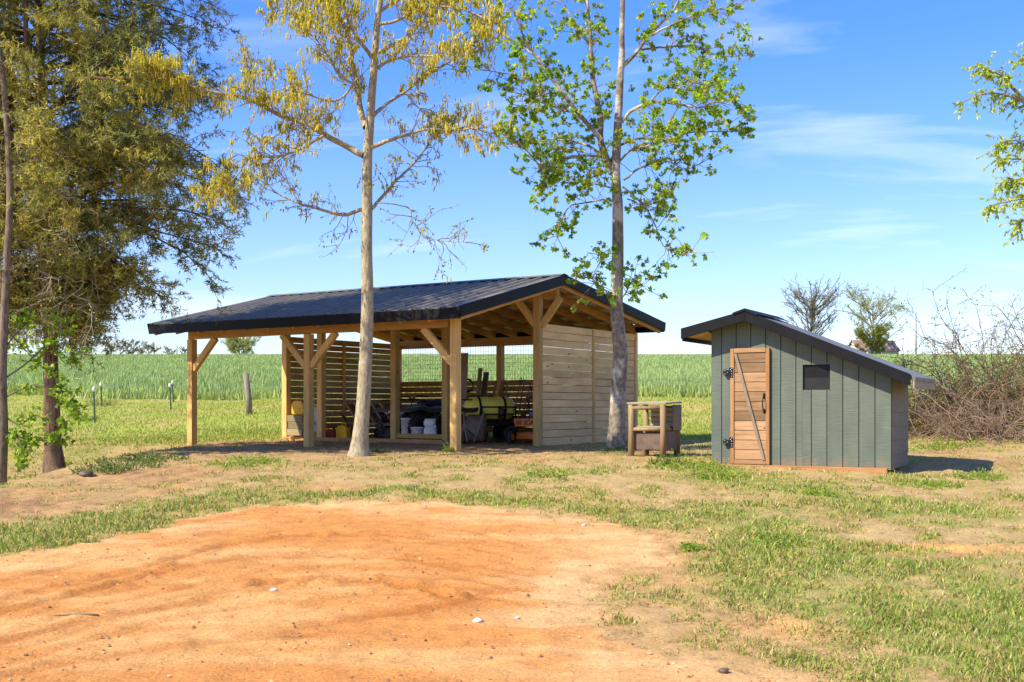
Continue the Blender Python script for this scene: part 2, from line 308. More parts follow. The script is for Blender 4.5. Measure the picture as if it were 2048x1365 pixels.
def blobsum(x, y, L_):
    s = np.zeros(np.shape(x))
    for bx_, by_, rx, ry, a in L_: s = np.maximum(s, a * np.exp(-((x-bx_)/rx)**2 - ((y-by_)/ry)**2))
    return s
def gb(px, py, rx, ry, a):                           # a patch of ground given where it is seen
    X, Y = unproj(px, py); X2, Y2 = unproj(px, py - ry); return (X, Y, rx / F * Y, max(abs(Y2 - Y), .05), a)
GREEN = [gb(*q) for q in [(80,1080,150,24,1.5),(220,1050,150,22,1.5),(360,1015,130,18,1.5),(480,993,120,14,1.4),(620,988,140,12,1.3),(760,988,130,11,1.4),(900,995,130,12,1.4),(1040,1005,120,12,1.2),(1180,1020,100,12,1.2),(1270,1030,90,15,1.2),
    (1530,1060,110,30,1),(1560,1080,60,16,1),(1400,1045,80,16,.8),(1460,1180,90,30,.7),(1350,1165,60,14,.5),(1260,1195,70,18,.75),(1700,1030,80,14,.7),(1900,1050,60,14,.7),(1850,970,90,9,.9),(1960,955,60,8,.8),(1960,1180,150,40,.9),(1750,1200,120,35,.8),(1900,1320,180,40,.95),(1680,1130,100,25,.7),(1980,1240,90,50,.9),
    (1390,935,90,12,1),(1440,950,60,10,.9),(1060,958,70,8,.6),(1180,945,60,7,.6),(490,925,70,9,1),(430,945,40,7,.7),(1330,960,60,8,.5),(820,925,60,6,.4),(960,935,60,6,.4),(1630,965,70,6,.6),(1560,955,40,6,.6)]]
BARE = [gb(*q) for q in [(1890,1098,210,10,.95),(1560,1255,110,26,.8),(1480,1050,30,8,.5),(1750,1045,40,6,.5),(640,900,330,12,.8),(1000,900,300,12,.7),(430,905,140,14,.7),(300,950,200,18,.85),(60,1010,160,28,.9),(250,1000,180,16,.6),(1880,905,90,8,.7),(1290,905,50,8,.6),(1960,925,120,10,.7)]]
def masks(x, y):
    px, py = topx(x, y)
    n1 = fbm(x*0.9, y*0.9, 4); n2 = fbm(x*3.1+40, y*3.1, 4); n3 = fbm(x*8+9, y*8+3, 3)
    dp = inpoly_dist(x, y, PAD) + (n2-0.5)*0.75 + (n3-.5)*0.25
    pad = smooth(-0.12, 0.16, dp)
    g = blobsum(x + (n2-.5)*0.9, y + (n1-.5)*1.6, GREEN); bare = blobsum(x + (n2-.5)*0.8, y + (n1-.5)*1.2, BARE)
    near = 1 - smooth(21, 27, y)
    lawn = smooth(23, 28, y) * (0.70 + 0.6*(n1-.5)) + smooth(-5, -8, x)*smooth(17.5, 20.5, y)*(0.35+0.9*(n1-.4))
    lawn = np.where((x > 5.5) & (y > 16) & (y < 27), np.maximum(lawn, 0.30 + 1.3*(n1-.5)), lawn)
    right = smooth(1.0, 2.2, x) * (1 - smooth(13.5, 15.5, y)) * (0.36 + 2.6*(n1-.5))
    gr = np.clip(np.maximum.reduce([g, lawn, right, near*(0.19+1.5*(n2-.5))]) * (0.15 + 1.7*n2), 0, 1)
    c_, s_ = math.cos(R(33)), math.sin(R(33)); u = (x+.958)*c_-(y-19.5)*s_; v = (x+.958)*s_+(y-19.5)*c_   # pavilion footprint
    und = smooth(-7.2, -6.6, u)*(1-smooth(0.1, .5, u))*smooth(-.5, .2, v)*(1-smooth(6.6, 7.2, v))
    bare = np.maximum(bare, und)
    gr = gr * (1-pad) * (1-bare*0.92)
    return pad, bare, np.clip(gr, 0, 1), n1, n2, n3
CROP = lambda x: 42.5 - 0.30*x + 1.2*(fbm(x*0.3, x*0.1+5, 2)-.5)     # near edge of the crop

# ------------------------------------------------------------------ ground sheet
def axis(parts): return np.unique(np.round(np.concatenate([np.arange(a, b, s) for a, b, s in parts]), 4))
gx = axis([(-1500,-300,100),(-300,-60,12),(-60,-16,1.0),(-16,-6.5,.14),(-6.5,3.4,.042),(3.4,6.5,.07),(6.5,13,.12),(13,60,1.0),(60,300,12),(300,1501,100)])
gy = axis([(-60,5,1.0),(5,6.2,.1),(6.2,13.2,.037),(13.2,21,.09),(21,32,.2),(32,60,.5),(60,300,4),(300,600,20),(600,2400,100)])
X, Y = np.meshgrid(gx, gy); Z = zg(X, Y)
pad, bare, gr, n1, n2, n3 = masks(X, Y)
near = (Y < 24) & (Y > 3) & (np.abs(X) < 17)
# tyre ruts curving round the turning place, each a shallow trough with a crumbly lip
def arcdist(pts):
    W = np.array([unproj(*p) for p in pts]); d = np.full(X.shape, 9.)
    for a, b_ in zip(W[:-1], W[1:]):
        e_ = b_-a; tt = np.clip(((X-a[0])*e_[0]+(Y-a[1])*e_[1])/(e_@e_), 0, 1); q = np.hypot(X-a[0]-tt*e_[0], Y-a[1]-tt*e_[1])
        d = np.where(np.abs(q) < np.abs(d), q, d)
    return d
RUTS = [[(0,1200),(150,1166),(300,1135),(450,1090),(600,1073),(760,1070),(940,1088)],[(0,1225),(200,1180),(360,1133),(520,1115),(640,1112),(820,1118),(930,1140)],[(520,1172),(660,1160),(760,1162),(850,1178),(900,1195)],[(0,1350),(160,1320),(260,1305),(420,1285),(640,1270)],[(620,1250),(820,1225),(960,1200),(1030,1170)],[(0,1285),(120,1255),(260,1230),(420,1200)]]
rutm = np.zeros(X.shape)
for k in range(9):                                   # faint single tyre lines between the deeper ruts
    q = k/8.; ar = [(0, 1165+q*170), (180, 1130+q*150+rnd.uniform(-8, 8)), (380, 1080+q*150), (560, 1050+q*150+rnd.uniform(-8, 8)), (760, 1043+q*145), (940, 1062+q*130), (1060, 1095+q*115)]
    d = arcdist(ar); on = np.clip(2.4*(fbm(X*.8+k*5, Y*.8+k*3, 3)-.36), 0, 1)
    Z = Z + pad*near*on*(.016*np.exp(-((d-.09)/.035)**2)*np.clip(3*(fbm(X*12+k, Y*12, 3)-.33), 0, 1.4) - .010*np.exp(-(d/.06)**2)); rutm = np.maximum(rutm, .55*on*np.exp(-(d/.06)**2))
for k, ar in enumerate(RUTS):
    d = arcdist(ar); wv = 0.75 + 0.9*(fbm(X*1.7+k*7, Y*1.7, 3)-.5); amp = (0.028, 0.026, 0.045, 0.022, 0.014, 0.017)[k]*np.clip(wv, .15, 2)
    Z = Z + pad*near*amp*(np.exp(-((d-.10)/.045)**2)*np.clip(3.2*(fbm(X*14, Y*14, 3)-.36), 0, 1.4) - 0.6*np.exp(-(d/.08)**2))
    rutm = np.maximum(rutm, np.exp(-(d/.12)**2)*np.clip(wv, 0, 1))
Z = Z + near*((1-pad)*0.05*(n3-.5) + 0.035*(fbm(X*5, Y*5, 3)-.5)*(0.35+bare) + pad*(0.018*(fbm(X*9, Y*9, 3)-.5)+0.022*(fbm(X*1.1, Y*2.4, 3)-.5)))
n4 = fbm(X*0.5+3, Y*1.3+8, 4); n5 = fbm(X*1.5, Y*4.0+2, 4)
lerp = lambda a, b_, t_: a + (b_-a)*t_[..., None]
C = np.array
dirt = lerp(C([.55,.245,.070])*np.ones(X.shape+(3,)), C([.62,.34,.125]), smooth(.44, .68, n4 + .25*(n5-.5)))
edge = 1-smooth(0.1, 1.3, inpoly_dist(X, Y, PAD)); pale = np.clip(edge*smooth(.38,.6,n5) + smooth(-.3,1.6,X)*(1-smooth(8.4,10.5,np.abs(Y-9.5)+4)), 0, 1)
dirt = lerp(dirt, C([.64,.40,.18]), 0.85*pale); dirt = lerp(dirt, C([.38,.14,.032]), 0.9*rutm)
dirt = dirt * (0.88+0.24*n3)[..., None]
straw = lerp(C([.43,.31,.135])*np.ones(X.shape+(3,)), C([.37,.24,.10]), smooth(.4,.65,n2)); straw = lerp(straw, C([.45,.235,.085]), smooth(.52,.72,n1)*.55)
soil = lerp(C([.41,.245,.11])*np.ones(X.shape+(3,)), C([.31,.18,.085]), smooth(.4,.6,n2))
green = lerp(C([.22,.25,.055])*np.ones(X.shape+(3,)), C([.38,.29,.10]), smooth(.4,.65,n2))
lawnc = lerp(C([.31,.35,.06])*np.ones(X.shape+(3,)), C([.42,.36,.11]), smooth(.42,.62,n1))
green = lerp(green, lawnc, smooth(24, 32, Y))
c = lerp(straw, soil, np.clip(bare*1.1, 0, 1)); c = lerp(c, green, smooth(.12, .6, gr)); c = lerp(c, dirt, pad)
ochre = blobsum(X, Y, BARE[:2]); c = lerp(c, C([.62,.36,.12]), np.clip(ochre*1.1-.1, 0, 1)*(1-pad))
c = lerp(c, C([.50,.30,.125]), .65*smooth(-1.3, 0, inpoly_dist(X, Y, PAD))*(1-pad)*(1-.5*gr)*near)
crop = smooth(-.3, .5, Y-CROP(X)); c = lerp(c, C([.22,.29,.09]), crop)
nx, ny = len(gx), len(gy); ii = (np.arange(ny-1)[:, None]*nx + np.arange(nx-1)[None]).ravel()
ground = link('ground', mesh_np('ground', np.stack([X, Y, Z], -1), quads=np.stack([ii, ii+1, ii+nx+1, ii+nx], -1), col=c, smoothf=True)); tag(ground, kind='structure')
m, t, b = mat('earth'); a = nn(t, 'ShaderNodeAttribute'); a.attribute_name = 'Col'; v = coords(t, rand=False)
f1 = noise(t, v, 38, 6, 0.72); f2 = noise(t, v, 6, 5, 0.65)
cc = mix(t, 1.0, a.outputs['Color'], ramp(t, f1, [(0.30, (0.66, 0.62, 0.58)), (0.5, (1, 1, 1)), (0.72, (1.25, 1.22, 1.2))]), 'MULTIPLY')
cc = mix(t, 1.0, cc, ramp(t, f2, [(0.3, (0.86, 0.84, 0.82)), (0.7, (1.12, 1.11, 1.1))]), 'MULTIPLY')
t.links.new(cc, b.inputs['Base Color']); b.inputs['Roughness'].default_value = 0.95; b.inputs['Specular IOR Level'].default_value = 0.1
hm = nn(t, 'ShaderNodeMath', operation='ADD'); t.links.new(f1, hm.inputs[0]); t.links.new(f2, hm.inputs[1]); bump(t, b, hm.outputs[0], 0.55, 0.035)
ground.data.materials.append(m)

# ------------------------------------------------------------------ blades: grass, straw, crop
def blades(name, x, y, h, wd, lean, col, sink=0.01, one=False):
    n = len(x); z = zg(x, y) - sink; th = rng.random(n)*2*np.pi; az = rng.random(n)*2*np.pi
    b0 = np.stack([x, y, z], -1); sd_ = np.stack([np.cos(th), np.sin(th), 0*x], -1)*wd[:, None]/2; ld = np.stack([np.cos(az), np.sin(az), 0*x], -1)*(lean*h)[:, None]; up = np.stack([0*x, 0*x, h], -1)
    V = np.stack([b0-sd_, b0+sd_, b0+ld*.35+up*.6-sd_*.75, b0+ld*.35+up*.6+sd_*.75, b0+ld+up*np.sqrt(np.clip(1-lean[:, None]**2*.3, .2, 1))], 1)
    if one: return mesh_np(name, V[:, [0, 1, 4]], tris=np.arange(n*3).reshape(-1, 3), col=np.repeat(col, 3, 0))
    o = np.arange(n)[:, None]*5
    return mesh_np(name, V, tris=o+np.array([[2, 3, 4]]), quads=o+np.array([[0, 1, 3, 2]]), col=np.repeat(col, 5, 0))
def scatter(n, y0, y1, wide=1.12, pw=2.0):           # more points close to the viewer
    tt = rng.random(n); y = (y0**(1-pw) + tt*(y1**(1-pw)-y0**(1-pw)))**(1/(1-pw)) if pw != 1 else y0*(y1/y0)**tt
    x = (rng.random(n)-.5)*2*y*0.5*wide*2048/F*1.02; return x, y
x, y = scatter(520000, 6.3, 30, 1.1, 1.0); pd, br, g, m1, m2, m3 = masks(x, y)
k = rng.random(len(x)) < np.clip(g*1.2-.12, 0, 1)*0.85 + 0.012*(1-pd); x, y, g, m1 = x[k], y[k], g[k], m1[k]
n = len(x); h = (0.016+0.036*rng.random(n)*(0.5+g)*(1+1.2*(rng.random(n) < .06)))*(1+.35*smooth(14, 24, y)); wd = 0.004+0.0006*y*(0.5+rng.random(n))
q = rng.random(n); base = np.where((q < .34+.38*g)[:, None], C([.195,.285,.040]), C([.47,.37,.15])); base = np.where((rng.random(n) < .25)[:, None], C([.33,.35,.06]), base)
base = lerp(base, C([.36,.40,.075]), smooth(20, 27, y)*.7*(q < .85)); base = base*(0.7+.6*rng.random(n))[:, None]
o = link('grass', blades('grass', x, y, h, wd, 0.2+.9*rng.random(n), base)); o.data.materials.append(M['grass']); tag(o, 'short patchy green grass around the dirt turning place', 'grass', kind='stuff')
x, y = scatter(420000, 6.3, 24, 1.1, 1.0); pd, br, g, m1, m2, m3 = masks(x, y)
k = rng.random(len(x)) < (1-pd)*(1-.8*br)*np.clip(.30+1.1*(m2-.4), .05, 1)*.62 + .003; x, y = x[k], y[k]; n = len(x)
base = np.where((rng.random(n) < .6)[:, None], C([.48,.35,.17]), C([.32,.19,.085]))*(0.65+.7*rng.random(n))[:, None]
o = link('dry_grass', blades('dry_grass', x, y, 0.012+.03*rng.random(n), .004+.0005*y*(0.5+rng.random(n)), 1.2+2.2*rng.random(n), base, one=True)); o.data.materials.append(M['grass']); tag(o, 'dead tan grass and thatch lying between the green patches', 'dry grass', kind='stuff')
x, y = scatter(200000, 24, 60, 1.15, 1.2); pd, br, g, m1, m2, m3 = masks(x, y); k = (y < CROP(x)) & (rng.random(len(x)) < .25+g); x, y, m1 = x[k], y[k], m1[k]; n = len(x)
base = lerp(C([.31,.38,.06])*np.ones((n, 3)), C([.46,.42,.11]), smooth(.42,.62,m1)*rng.random(n))*(0.65+.6*rng.random(n))[:, None]
o = link('meadow', blades('meadow', x, y, .03+.08*rng.random(n)*(.4+m1), .018+.02*rng.random(n), .2+.8*rng.random(n), base, one=True)); o.data.materials.append(M['grass']); tag(o, 'bright yellow green grass strip in front of the crop field', 'grass', kind='stuff')
# crop: blades thin out and widen with distance
x1, y1 = scatter(290000, 33, 110, 1.25, 1.9); x2, y2 = scatter(230000, 90, 262, 1.25, 0.9); x = np.concatenate([x1, x2]); y = np.concatenate([y1, y2])
k = y > CROP(x) + .5*rng.random(len(x)); x, y = x[k], y[k]; n = len(x); m1 = fbm(x*.15, y*.15, 3); yl = smooth(1.5, .1, y-CROP(x))
h = (.36+.20*rng.random(n))*(1-.25*yl)*(1+.2*(m1-.5)); wd = .024+.0009*y*(.5+rng.random(n))
base = np.where((rng.random(n) < .5)[:, None], C([.27,.37,.12]), C([.36,.46,.15])); base = np.where((rng.random(n) < .12)[:, None], C([.50,.55,.25]), base)
base = lerp(base, C([.40,.43,.09]), yl*.55)*(0.74+.48*rng.random(n))[:, None]*(0.85+.3*m1)[:, None]
o = link('crop_field', blades('crop_field', x, y, h, wd, .1+.4*rng.random(n), base, one=True)); o.data.materials.append(M['crop']); tag(o, 'tall green grain crop covering the rising field', 'crop field', kind='stuff')

# ------------------------------------------------------------------ pole barn (local x to the right along the eave, y to the back)
OX, OY, OZ = -.958, 19.5, EYE - .765
YAW = R(-33)
barn = thing('pole_barn', 'open timber pole barn with black ribbed metal roof and slatted walls', 'barn', (OX, OY, OZ), YAW)
BM = Matrix.Translation((OX, OY, OZ)) @ Matrix.Rotation(YAW, 4, 'Z')
def BW(x, y, z=0): return BM @ Vector((x, y, z))
_cache = {}
def piece(name, size, loc, m_, parent, bevel=0.006, rot=None):      # a box-shaped piece centred on loc; alike pieces share a mesh
    key = (name, tuple(round(s_, 3) for s_ in size), m_.name)
    if key not in _cache: sx, sy, sz = (s_/2 for s_ in size); _cache[key] = MB().box((-sx,-sy,-sz), (sx,sy,sz)).mesh(name, m_)
    o = link(name, _cache[key], parent, bevel, loc)
    if rot: o.rotation_euler = rot
    return o
YE, ZE, YR, ZR, YB, ZB, XL, XR = -.545, 2.375, 2.776, 3.20, 7.067, 2.565, -7.08, .50
def zroof(y): return ZE+(ZR-ZE)*(y-YE)/(YR-YE) if y < YR else ZR+(ZB-ZR)*(y-YR)/(YB-YR)
PS = .14
for x_ in (-3.35, -6.5): piece('post', (PS, PS, 2.30), (x_, 0, .95), M['post'], barn)
piece('post', (PS, PS, 2.45), (0, 0, 1.025), M['post'], barn)
for x_ in (0, -2.14, -3.45, -5.47, -6.5): piece('post', (PS, PS, 3.0), (x_, 2.66, 1.38), M['post'], barn)
for x_ in (0, -3.45, -6.5): piece('post', (PS, PS, 2.40), (x_ - (.02 if x_ == 0 else 0), 6.57, 1.0), M['post'], barn)
piece('beam', (6.44, .09, .16), (-3.34, -.01, 2.185), M['beam_x'], barn)            # front beam, between post tops
piece('beam', (6.62, .06, .20), (-3.25, 6.66, 2.28), M['beam_x'], barn)             # back plate
piece('beam', (7.30, .085, .20), (-3.27, 2.775, 2.90), M['beam_x'], barn)           # ridge beam
def brace(p0, p1): 
    c_ = [(a+b_)/2 for a, b_ in zip(p0, p1)]; return MB().beam([a-b_ for a, b_ in zip(p0, c_)], [a-b_ for a, b_ in zip(p1, c_)], .09, .12, (0, 0, 1)).build('brace', M['post'], barn, .005, c_)
for p0, p1 in [((-6.44,0,1.50),(-5.82,0,2.11)),((-3.41,0,1.50),(-4.02,0,2.11)),((-3.29,0,1.50),(-2.68,0,2.11)),((-.06,0,1.50),(-.68,0,2.11)),((.06,2.70,2.28),(.46,2.72,2.80)),((-.06,2.70,2.28),(-.50,2.72,2.80))]: brace(p0, p1)
for k_ in range(13):                                                                # rafters
    x_ = XR - .07 - k_ * (XR - XL - .14) / 12
    for (ya, yb) in ((YE+.04, YR-.02), (YR+.02, YB-.04)):
        za, zb = zroof(ya)-.135, zroof(yb)-.135; c_ = (x_, (ya+yb)/2, (za+zb)/2)
        key = ('rafter', ya)
        if key not in _cache: _cache[key] = MB().beam((0, ya-c_[1], za-c_[2]), (0, yb-c_[1], zb-c_[2]), .045, .15).mesh('rafter', M['raft'])
        link('rafter', _cache[key], barn, 0, c_)
for y_ in list(np.arange(YE+.12, YR-.05, .61)) + [YR-.12, YR+.12] + list(np.arange(YR+.62, YB, .60)):   # purlins
    s_ = .25 if y_ < YR else -.147
    MB().beam((-(XR-XL)/2+.02, 0, 0), ((XR-XL)/2-.02, 0, 0), .09, .036, (0, -s_, 1)).build('purlin', M['beam_x'], barn, 0, ((XL+XR)/2, float(y_), zroof(float(y_))-.036))
# ribbed roof sheets, each its own piece
NP = 9; PWD = (XR - XL) / NP
def sheet(ya, yb):
    mb = MB(); prof = []; nr = 3; rw = PWD / nr
    for r_ in range(nr):
        x0 = r_*rw; prof += [(x0, 0), (x0+rw*.30, 0), (x0+rw*.40, .038), (x0+rw*.58, .038), (x0+rw*.68, 0)]
    prof.append((PWD, 0)); n_ = len(prof); V = []
    for yy, zz in ((ya, zroof(ya)), (yb, zroof(yb))):
        V += [(p, yy, zz+q) for p, q in prof]
    for yy, zz in ((ya, zroof(ya)), (yb, zroof(yb))):
        V += [(p, yy, zz+q-.010) for p, q in prof]
    mb.add(V, [(i, i+1, n_+i+1, n_+i) for i in range(n_-1)] + [(i, 2*n_+i, 2*n_+i+1, i+1) for i in range(n_-1)] + [(n_+i, n_+i+1, 3*n_+i+1, 3*n_+i) for i in range(n_-1)], 0)
    mb.add(V, [(2*n_+i, 3*n_+i, 3*n_+i+1, 2*n_+i+1) for i in range(n_-1)], 1)
    return mb.mesh('roof_sheet', [M['roof'], M['roof_under']])
sa, sb = sheet(YE-.01, YR-.002), sheet(YR+.002, YB+.01)
for k_ in range(NP):
    for me in (sa, sb): link('roof_sheet', me, barn, 0, (XL + k_*PWD, 0, 0))
MB().add([(XL-.01, YR-.16, zroof(YR-.16)+.046), (XR+.02, YR-.16, zroof(YR-.16)+.046), (XR+.02, YR, ZR+.055), (XL-.01, YR, ZR+.055), (XL-.01, YR+.16, zroof(YR+.16)+.046), (XR+.02, YR+.16, zroof(YR+.16)+.046)], [(0,1,2,3), (3,2,5,4)]).build('ridge_cap', M['roof'], barn)
piece('fascia', (XR-XL+.02, .03, .18), ((XL+XR)/2, YE-.028, ZE-.085), M['trim'], barn, .004)
piece('fascia', (XR-XL+.02, .03, .18), ((XL+XR)/2, YB+.028, ZB-.085), M['trim'], barn, .004)
for x_ in (XR+.018, XL-.018):
    for ya, yb in ((YE-.045, YR), (YR, YB+.045)):
        za, zb = zroof(max(ya, YE))-.062, zroof(min(yb, YB))-.062
        MB().beam((x_, ya, za), (x_, yb, zb), .034, .185).build('gable_trim', M['trim'], barn, .004)
        MB().beam((x_-(.05 if x_ > 0 else -.05), ya+.01, za+.088), (x_-(.05 if x_ > 0 else -.05), yb, zb+.088), .11, .016).build('gable_trim', M['roof'], barn)
# right gable wall: two bays of boards with a batten between
zt, pitch = 2.335, .1445
for k_ in range(16):
    for bay, (ya, yb) in enumerate(((2.735, 4.665), (4.755, 6.66))):
        hgt = .1385 - (.006 if (k_, bay) in ((4, 0), (6, 1), (8, 0), (8, 1), (3, 1)) else rnd.uniform(0, .004))
        zc = zt - (k_+.5)*pitch; 
        if k_ == 15: hgt += .02; zc -= .01
        o = piece('wall_board', (.03, yb-ya, round(hgt, 3)), (.045 + rnd.uniform(-.003, .003), (ya+yb)/2, zc), M['board_y'], barn, .004); o.rotation_euler = (rnd.uniform(-.0012, .0012), 0, 0)
piece('batten', (.045, .088, 2.34), (.052, 4.71, 1.17), M['post'], barn, .004)
piece('batten', (.03, .10, 2.34), (.075, 6.60, 1.17), M['board_y'], barn, .004)
# left wall: spaced slats nailed outside a stud
for k_ in range(16):
    o = piece('wall_slat', (.03, 4.0, .130 - (.008 if k_ in (1, 4, 9) else .003*(k_ % 2))), (-6.585, 4.64, 2.24 - k_*.1375), M['slat'], barn, .004); o.rotation_euler = (rnd.uniform(-.002, .002), 0, 0)
piece('stud', (.04, .09, 2.25), (-6.55, 4.62, 1.14), M['post'], barn, .004)
# back wall: low slats, then welded mesh
for k_ in range(9):
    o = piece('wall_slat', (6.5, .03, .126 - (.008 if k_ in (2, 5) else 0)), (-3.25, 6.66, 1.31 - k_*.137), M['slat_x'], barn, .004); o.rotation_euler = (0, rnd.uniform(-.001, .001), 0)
mb = MB()
for x_ in np.arange(-6.42, -.05, .075): mb.beam((x_, 6.70, 1.36), (x_, 6.70, 2.20), .0045, .0045, (0, 1, 0))
for z_ in np.arange(1.42, 2.2, .092): mb.beam((-6.43, 6.703, z_), (-.06, 6.703, z_), .0045, .0045)
tag(mb.build('wire_mesh', M['wire'], barn), kind='stuff')
piece('sill', (4.35, .06, .09), (-4.33, 2.565, .055), M['post' if 0 else 'sill'], barn); piece('sill', (1.18, .05, .09), (-2.80, 2.64, .16), M['beam_x'], barn); piece('sill', (1.02, .05, .14), (-5.98, 2.66, .15), M['sill'], barn)

# ------------------------------------------------------------------ green coop (local x along the front, y to the back)
TH = R(-28.5); SX, SY, SZ = 2.798, 16.168, EYE - .865
coop = thing('chicken_coop', 'small grey green wooden coop with black lean roof and plank door', 'coop', (SX, SY, SZ), TH)
SW, SD = 2.448, 1.22
XP, ZP, ZL, ZRR = .57, 2.035, 1.90, 1.255
def zrake(x): return ZL + (ZP-ZL)*x/XP if x < XP else ZP + (ZRR-ZP)*(x-XP)/(SW-XP)
WX0, WX1, WZ0, WZ1 = 1.290, 1.655, 1.085, 1.425
gv = SW / 12.05
piece('front_backing', (SW-.02, .012, 1.24), (SW/2, .042, .63), M['dark'], coop, 0)
xs = [0.0] + [.155 + i*.2085 for i in range(12)]; xs[-1] = SW
for i in range(len(xs)-1):
    xa, xb = xs[i]+.0045, xs[i+1]-.0045
    def strip(za_l, za_r, zb_l, zb_r, xa=xa, xb=xb):
        MB().prism([(xa, za_l), (xb, za_r), (xb, zb_r), (xa, zb_l)], 0, .035, Matrix(((1,0,0,0),(0,0,1,0),(0,1,0,0),(0,0,0,1)))).build('siding_board', M['siding'], coop, .003)
    def rng_z(xa, xb):
        strip(.03, .03, zrake(xa)+.06, zrake(xb)+.06, xa, xb)
    if xb <= WX0 or xa >= WX1: 
        if xa < XP < xb: 
            MB().prism([(xa, .03), (xb, .03), (xb, zrake(xb)+.06), (XP, ZP+.06), (xa, zrake(xa)+.06)], 0, .035, Matrix(((1,0,0,0),(0,0,1,0),(0,1,0,0),(0,0,0,1)))).build('siding_board', M['siding'], coop, .003)
        else: rng_z(xa, xb)
    else:
        if xa < WX0: rng_z(xa, WX0); 
        if xb > WX1: rng_z(WX1, xb)
        ca, cb_ = max(xa, WX0), min(xb, WX1)
        strip(.03, .03, WZ0, WZ0, ca, cb_); strip(WZ1, WZ1, zrake(ca)+.06, zrake(cb_)+.06, ca, cb_)
MB().prism([(.03,.02),(SW-.03,.02),(SW-.03,zrake(SW-.03)+.06),(XP,ZP+.06),(.03,ZL+.06)], SD-.05, SD-.03, Matrix(((1,0,0,0),(0,0,1,0),(0,1,0,0),(0,0,0,1)))).build('interior_wall', M['dark'], coop)
win = MB().box((WX0-.002, .028, WZ0-.012), (WX1+.002, .04, WZ0)).box((WX0-.002, .028, WZ1), (WX1+.002, .04, WZ1+.012)).box((WX0-.012, .028, WZ0), (WX0, .04, WZ1)).box((WX1, .028, WZ0), (WX1+.012, .04, WZ1)).build('window', M['sill'], coop)
mb = MB()
for x_ in np.arange(WX0+.008, WX1, .0128): mb.beam((x_, .033, WZ0), (x_, .033, WZ1), .0028, .0028, (0, 1, 0))
for z_ in np.arange(WZ0+.008, WZ1, .0128): mb.beam((WX0, .0355, z_), (WX1, .0355, z_), .0028, .0028)
mb.build('window_mesh', M['black'], win)
for x_ in (.01, SW-.02): piece('corner_board', (.045, .05, 1.20), (x_ if x_ > 1 else x_+.03, .052, .63), M['siding'], coop, 0)
# side and back walls of lapped boards
for k_ in range(7):
    z0 = .04 + k_*.185; z1 = min(z0+.20, 1.27)
    if z1 - z0 > .03: 
        o = piece('lap_board', (.022, SD-.05, round(z1-z0, 3)), (SW-.008, SD/2+.04, (z0+z1)/2), M['lap'], coop, .003); o.rotation_euler = (0, R(-3.5), 0)
for k_ in range(10):
    z0 = .04 + k_*.185; o = piece('lap_board', (.022, SD-.05, .19), (.014, SD/2+.03, z0+.095), M['siding'], coop, .003)
for k_ in range(6): piece('lap_board', (SW-.03, .022, .19), (SW/2, SD+.01, .135+k_*.185), M['siding'], coop, .003)
# roof: two slopes with deep black rakes
OVF, OVB, XLL, XRR = .24, .20, -.33, SW+.34
def zr2(x): return zrake(x) if True else 0
def slope(xa, xb, nm):
    za, zb = zr2(xa)+.075, zr2(xb)+.075; e_ = .05
    return MB().add([(xa,-OVF,za),(xb,-OVF,zb),(xb,SD+OVB,zb),(xa,SD+OVB,za),(xa,-OVF,za+e_),(xb,-OVF,zb+e_),(xb,SD+OVB,zb+e_),(xa,SD+OVB,za+e_)], [(0,3,2,1),(4,5,6,7),(0,1,5,4),(1,2,6,5),(2,3,7,6),(3,0,4,7)]).build(nm, M['roof'], coop, .004)
slope(XLL, XP, 'roof_slope'); slope(XP, XRR, 'roof_slope')
for xa, xb in ((XLL-.02, XP), (XP, XRR-.06)):
    MB().add([(xa,-OVF-.03,zr2(xa)-.01),(xb,-OVF-.03,zr2(xb)-.01),(xb,-OVF-.003,zr2(xb)-.01),(xa,-OVF-.003,zr2(xa)-.01),(xa,-OVF-.03,zr2(xa)+.137),(xb,-OVF-.03,zr2(xb)+.137),(xb,-OVF-.003,zr2(xb)+.137),(xa,-OVF-.003,zr2(xa)+.137)], [(0,3,2,1),(4,5,6,7),(0,1,5,4),(1,2,6,5),(2,3,7,6),(3,0,4,7)]).build('rake_trim', M['trim'], coop, .003)
MB().add([(XP-.17,-OVF-.045,zr2(XP-.17)+.150),(XP,-OVF-.045,ZP+.165),(XP+.17,-OVF-.045,zr2(XP+.17)+.150),(XP-.17,SD+OVB,zr2(XP-.17)+.150),(XP,SD+OVB,ZP+.165),(XP+.17,SD+OVB,zr2(XP+.17)+.150),(XP-.17,-OVF-.045,zr2(XP-.17)+.12),(XP,-OVF-.045,ZP+.13),(XP+.17,-OVF-.045,zr2(XP+.17)+.12)], [(0,1,4,3),(1,2,5,4),(6,7,1,0),(7,8,2,1)]).build('ridge_cap', M['trim'], coop)
piece('fascia', (.03, SD+OVF+OVB-.02, .10), (XRR-.03, (SD+OVB-OVF)/2, zr2(XRR)+.03), M['grey_x'], coop, .003); piece('fascia', (.03, SD+OVF+OVB-.02, .13), (XLL+.0, (SD+OVB-OVF)/2, zr2(XLL)+.02), M['trim'], coop, .003)
piece('soffit', (.30, SD+OVF, .012), (-.17, SD/2-.1, zr2(-.17)+.015), M['ply'], coop, 0, (0, R(-13), 0))
piece('base_board', (2.62, .05, .075), (SW/2-.13, -.04, .02), M['sill'], coop, .006)
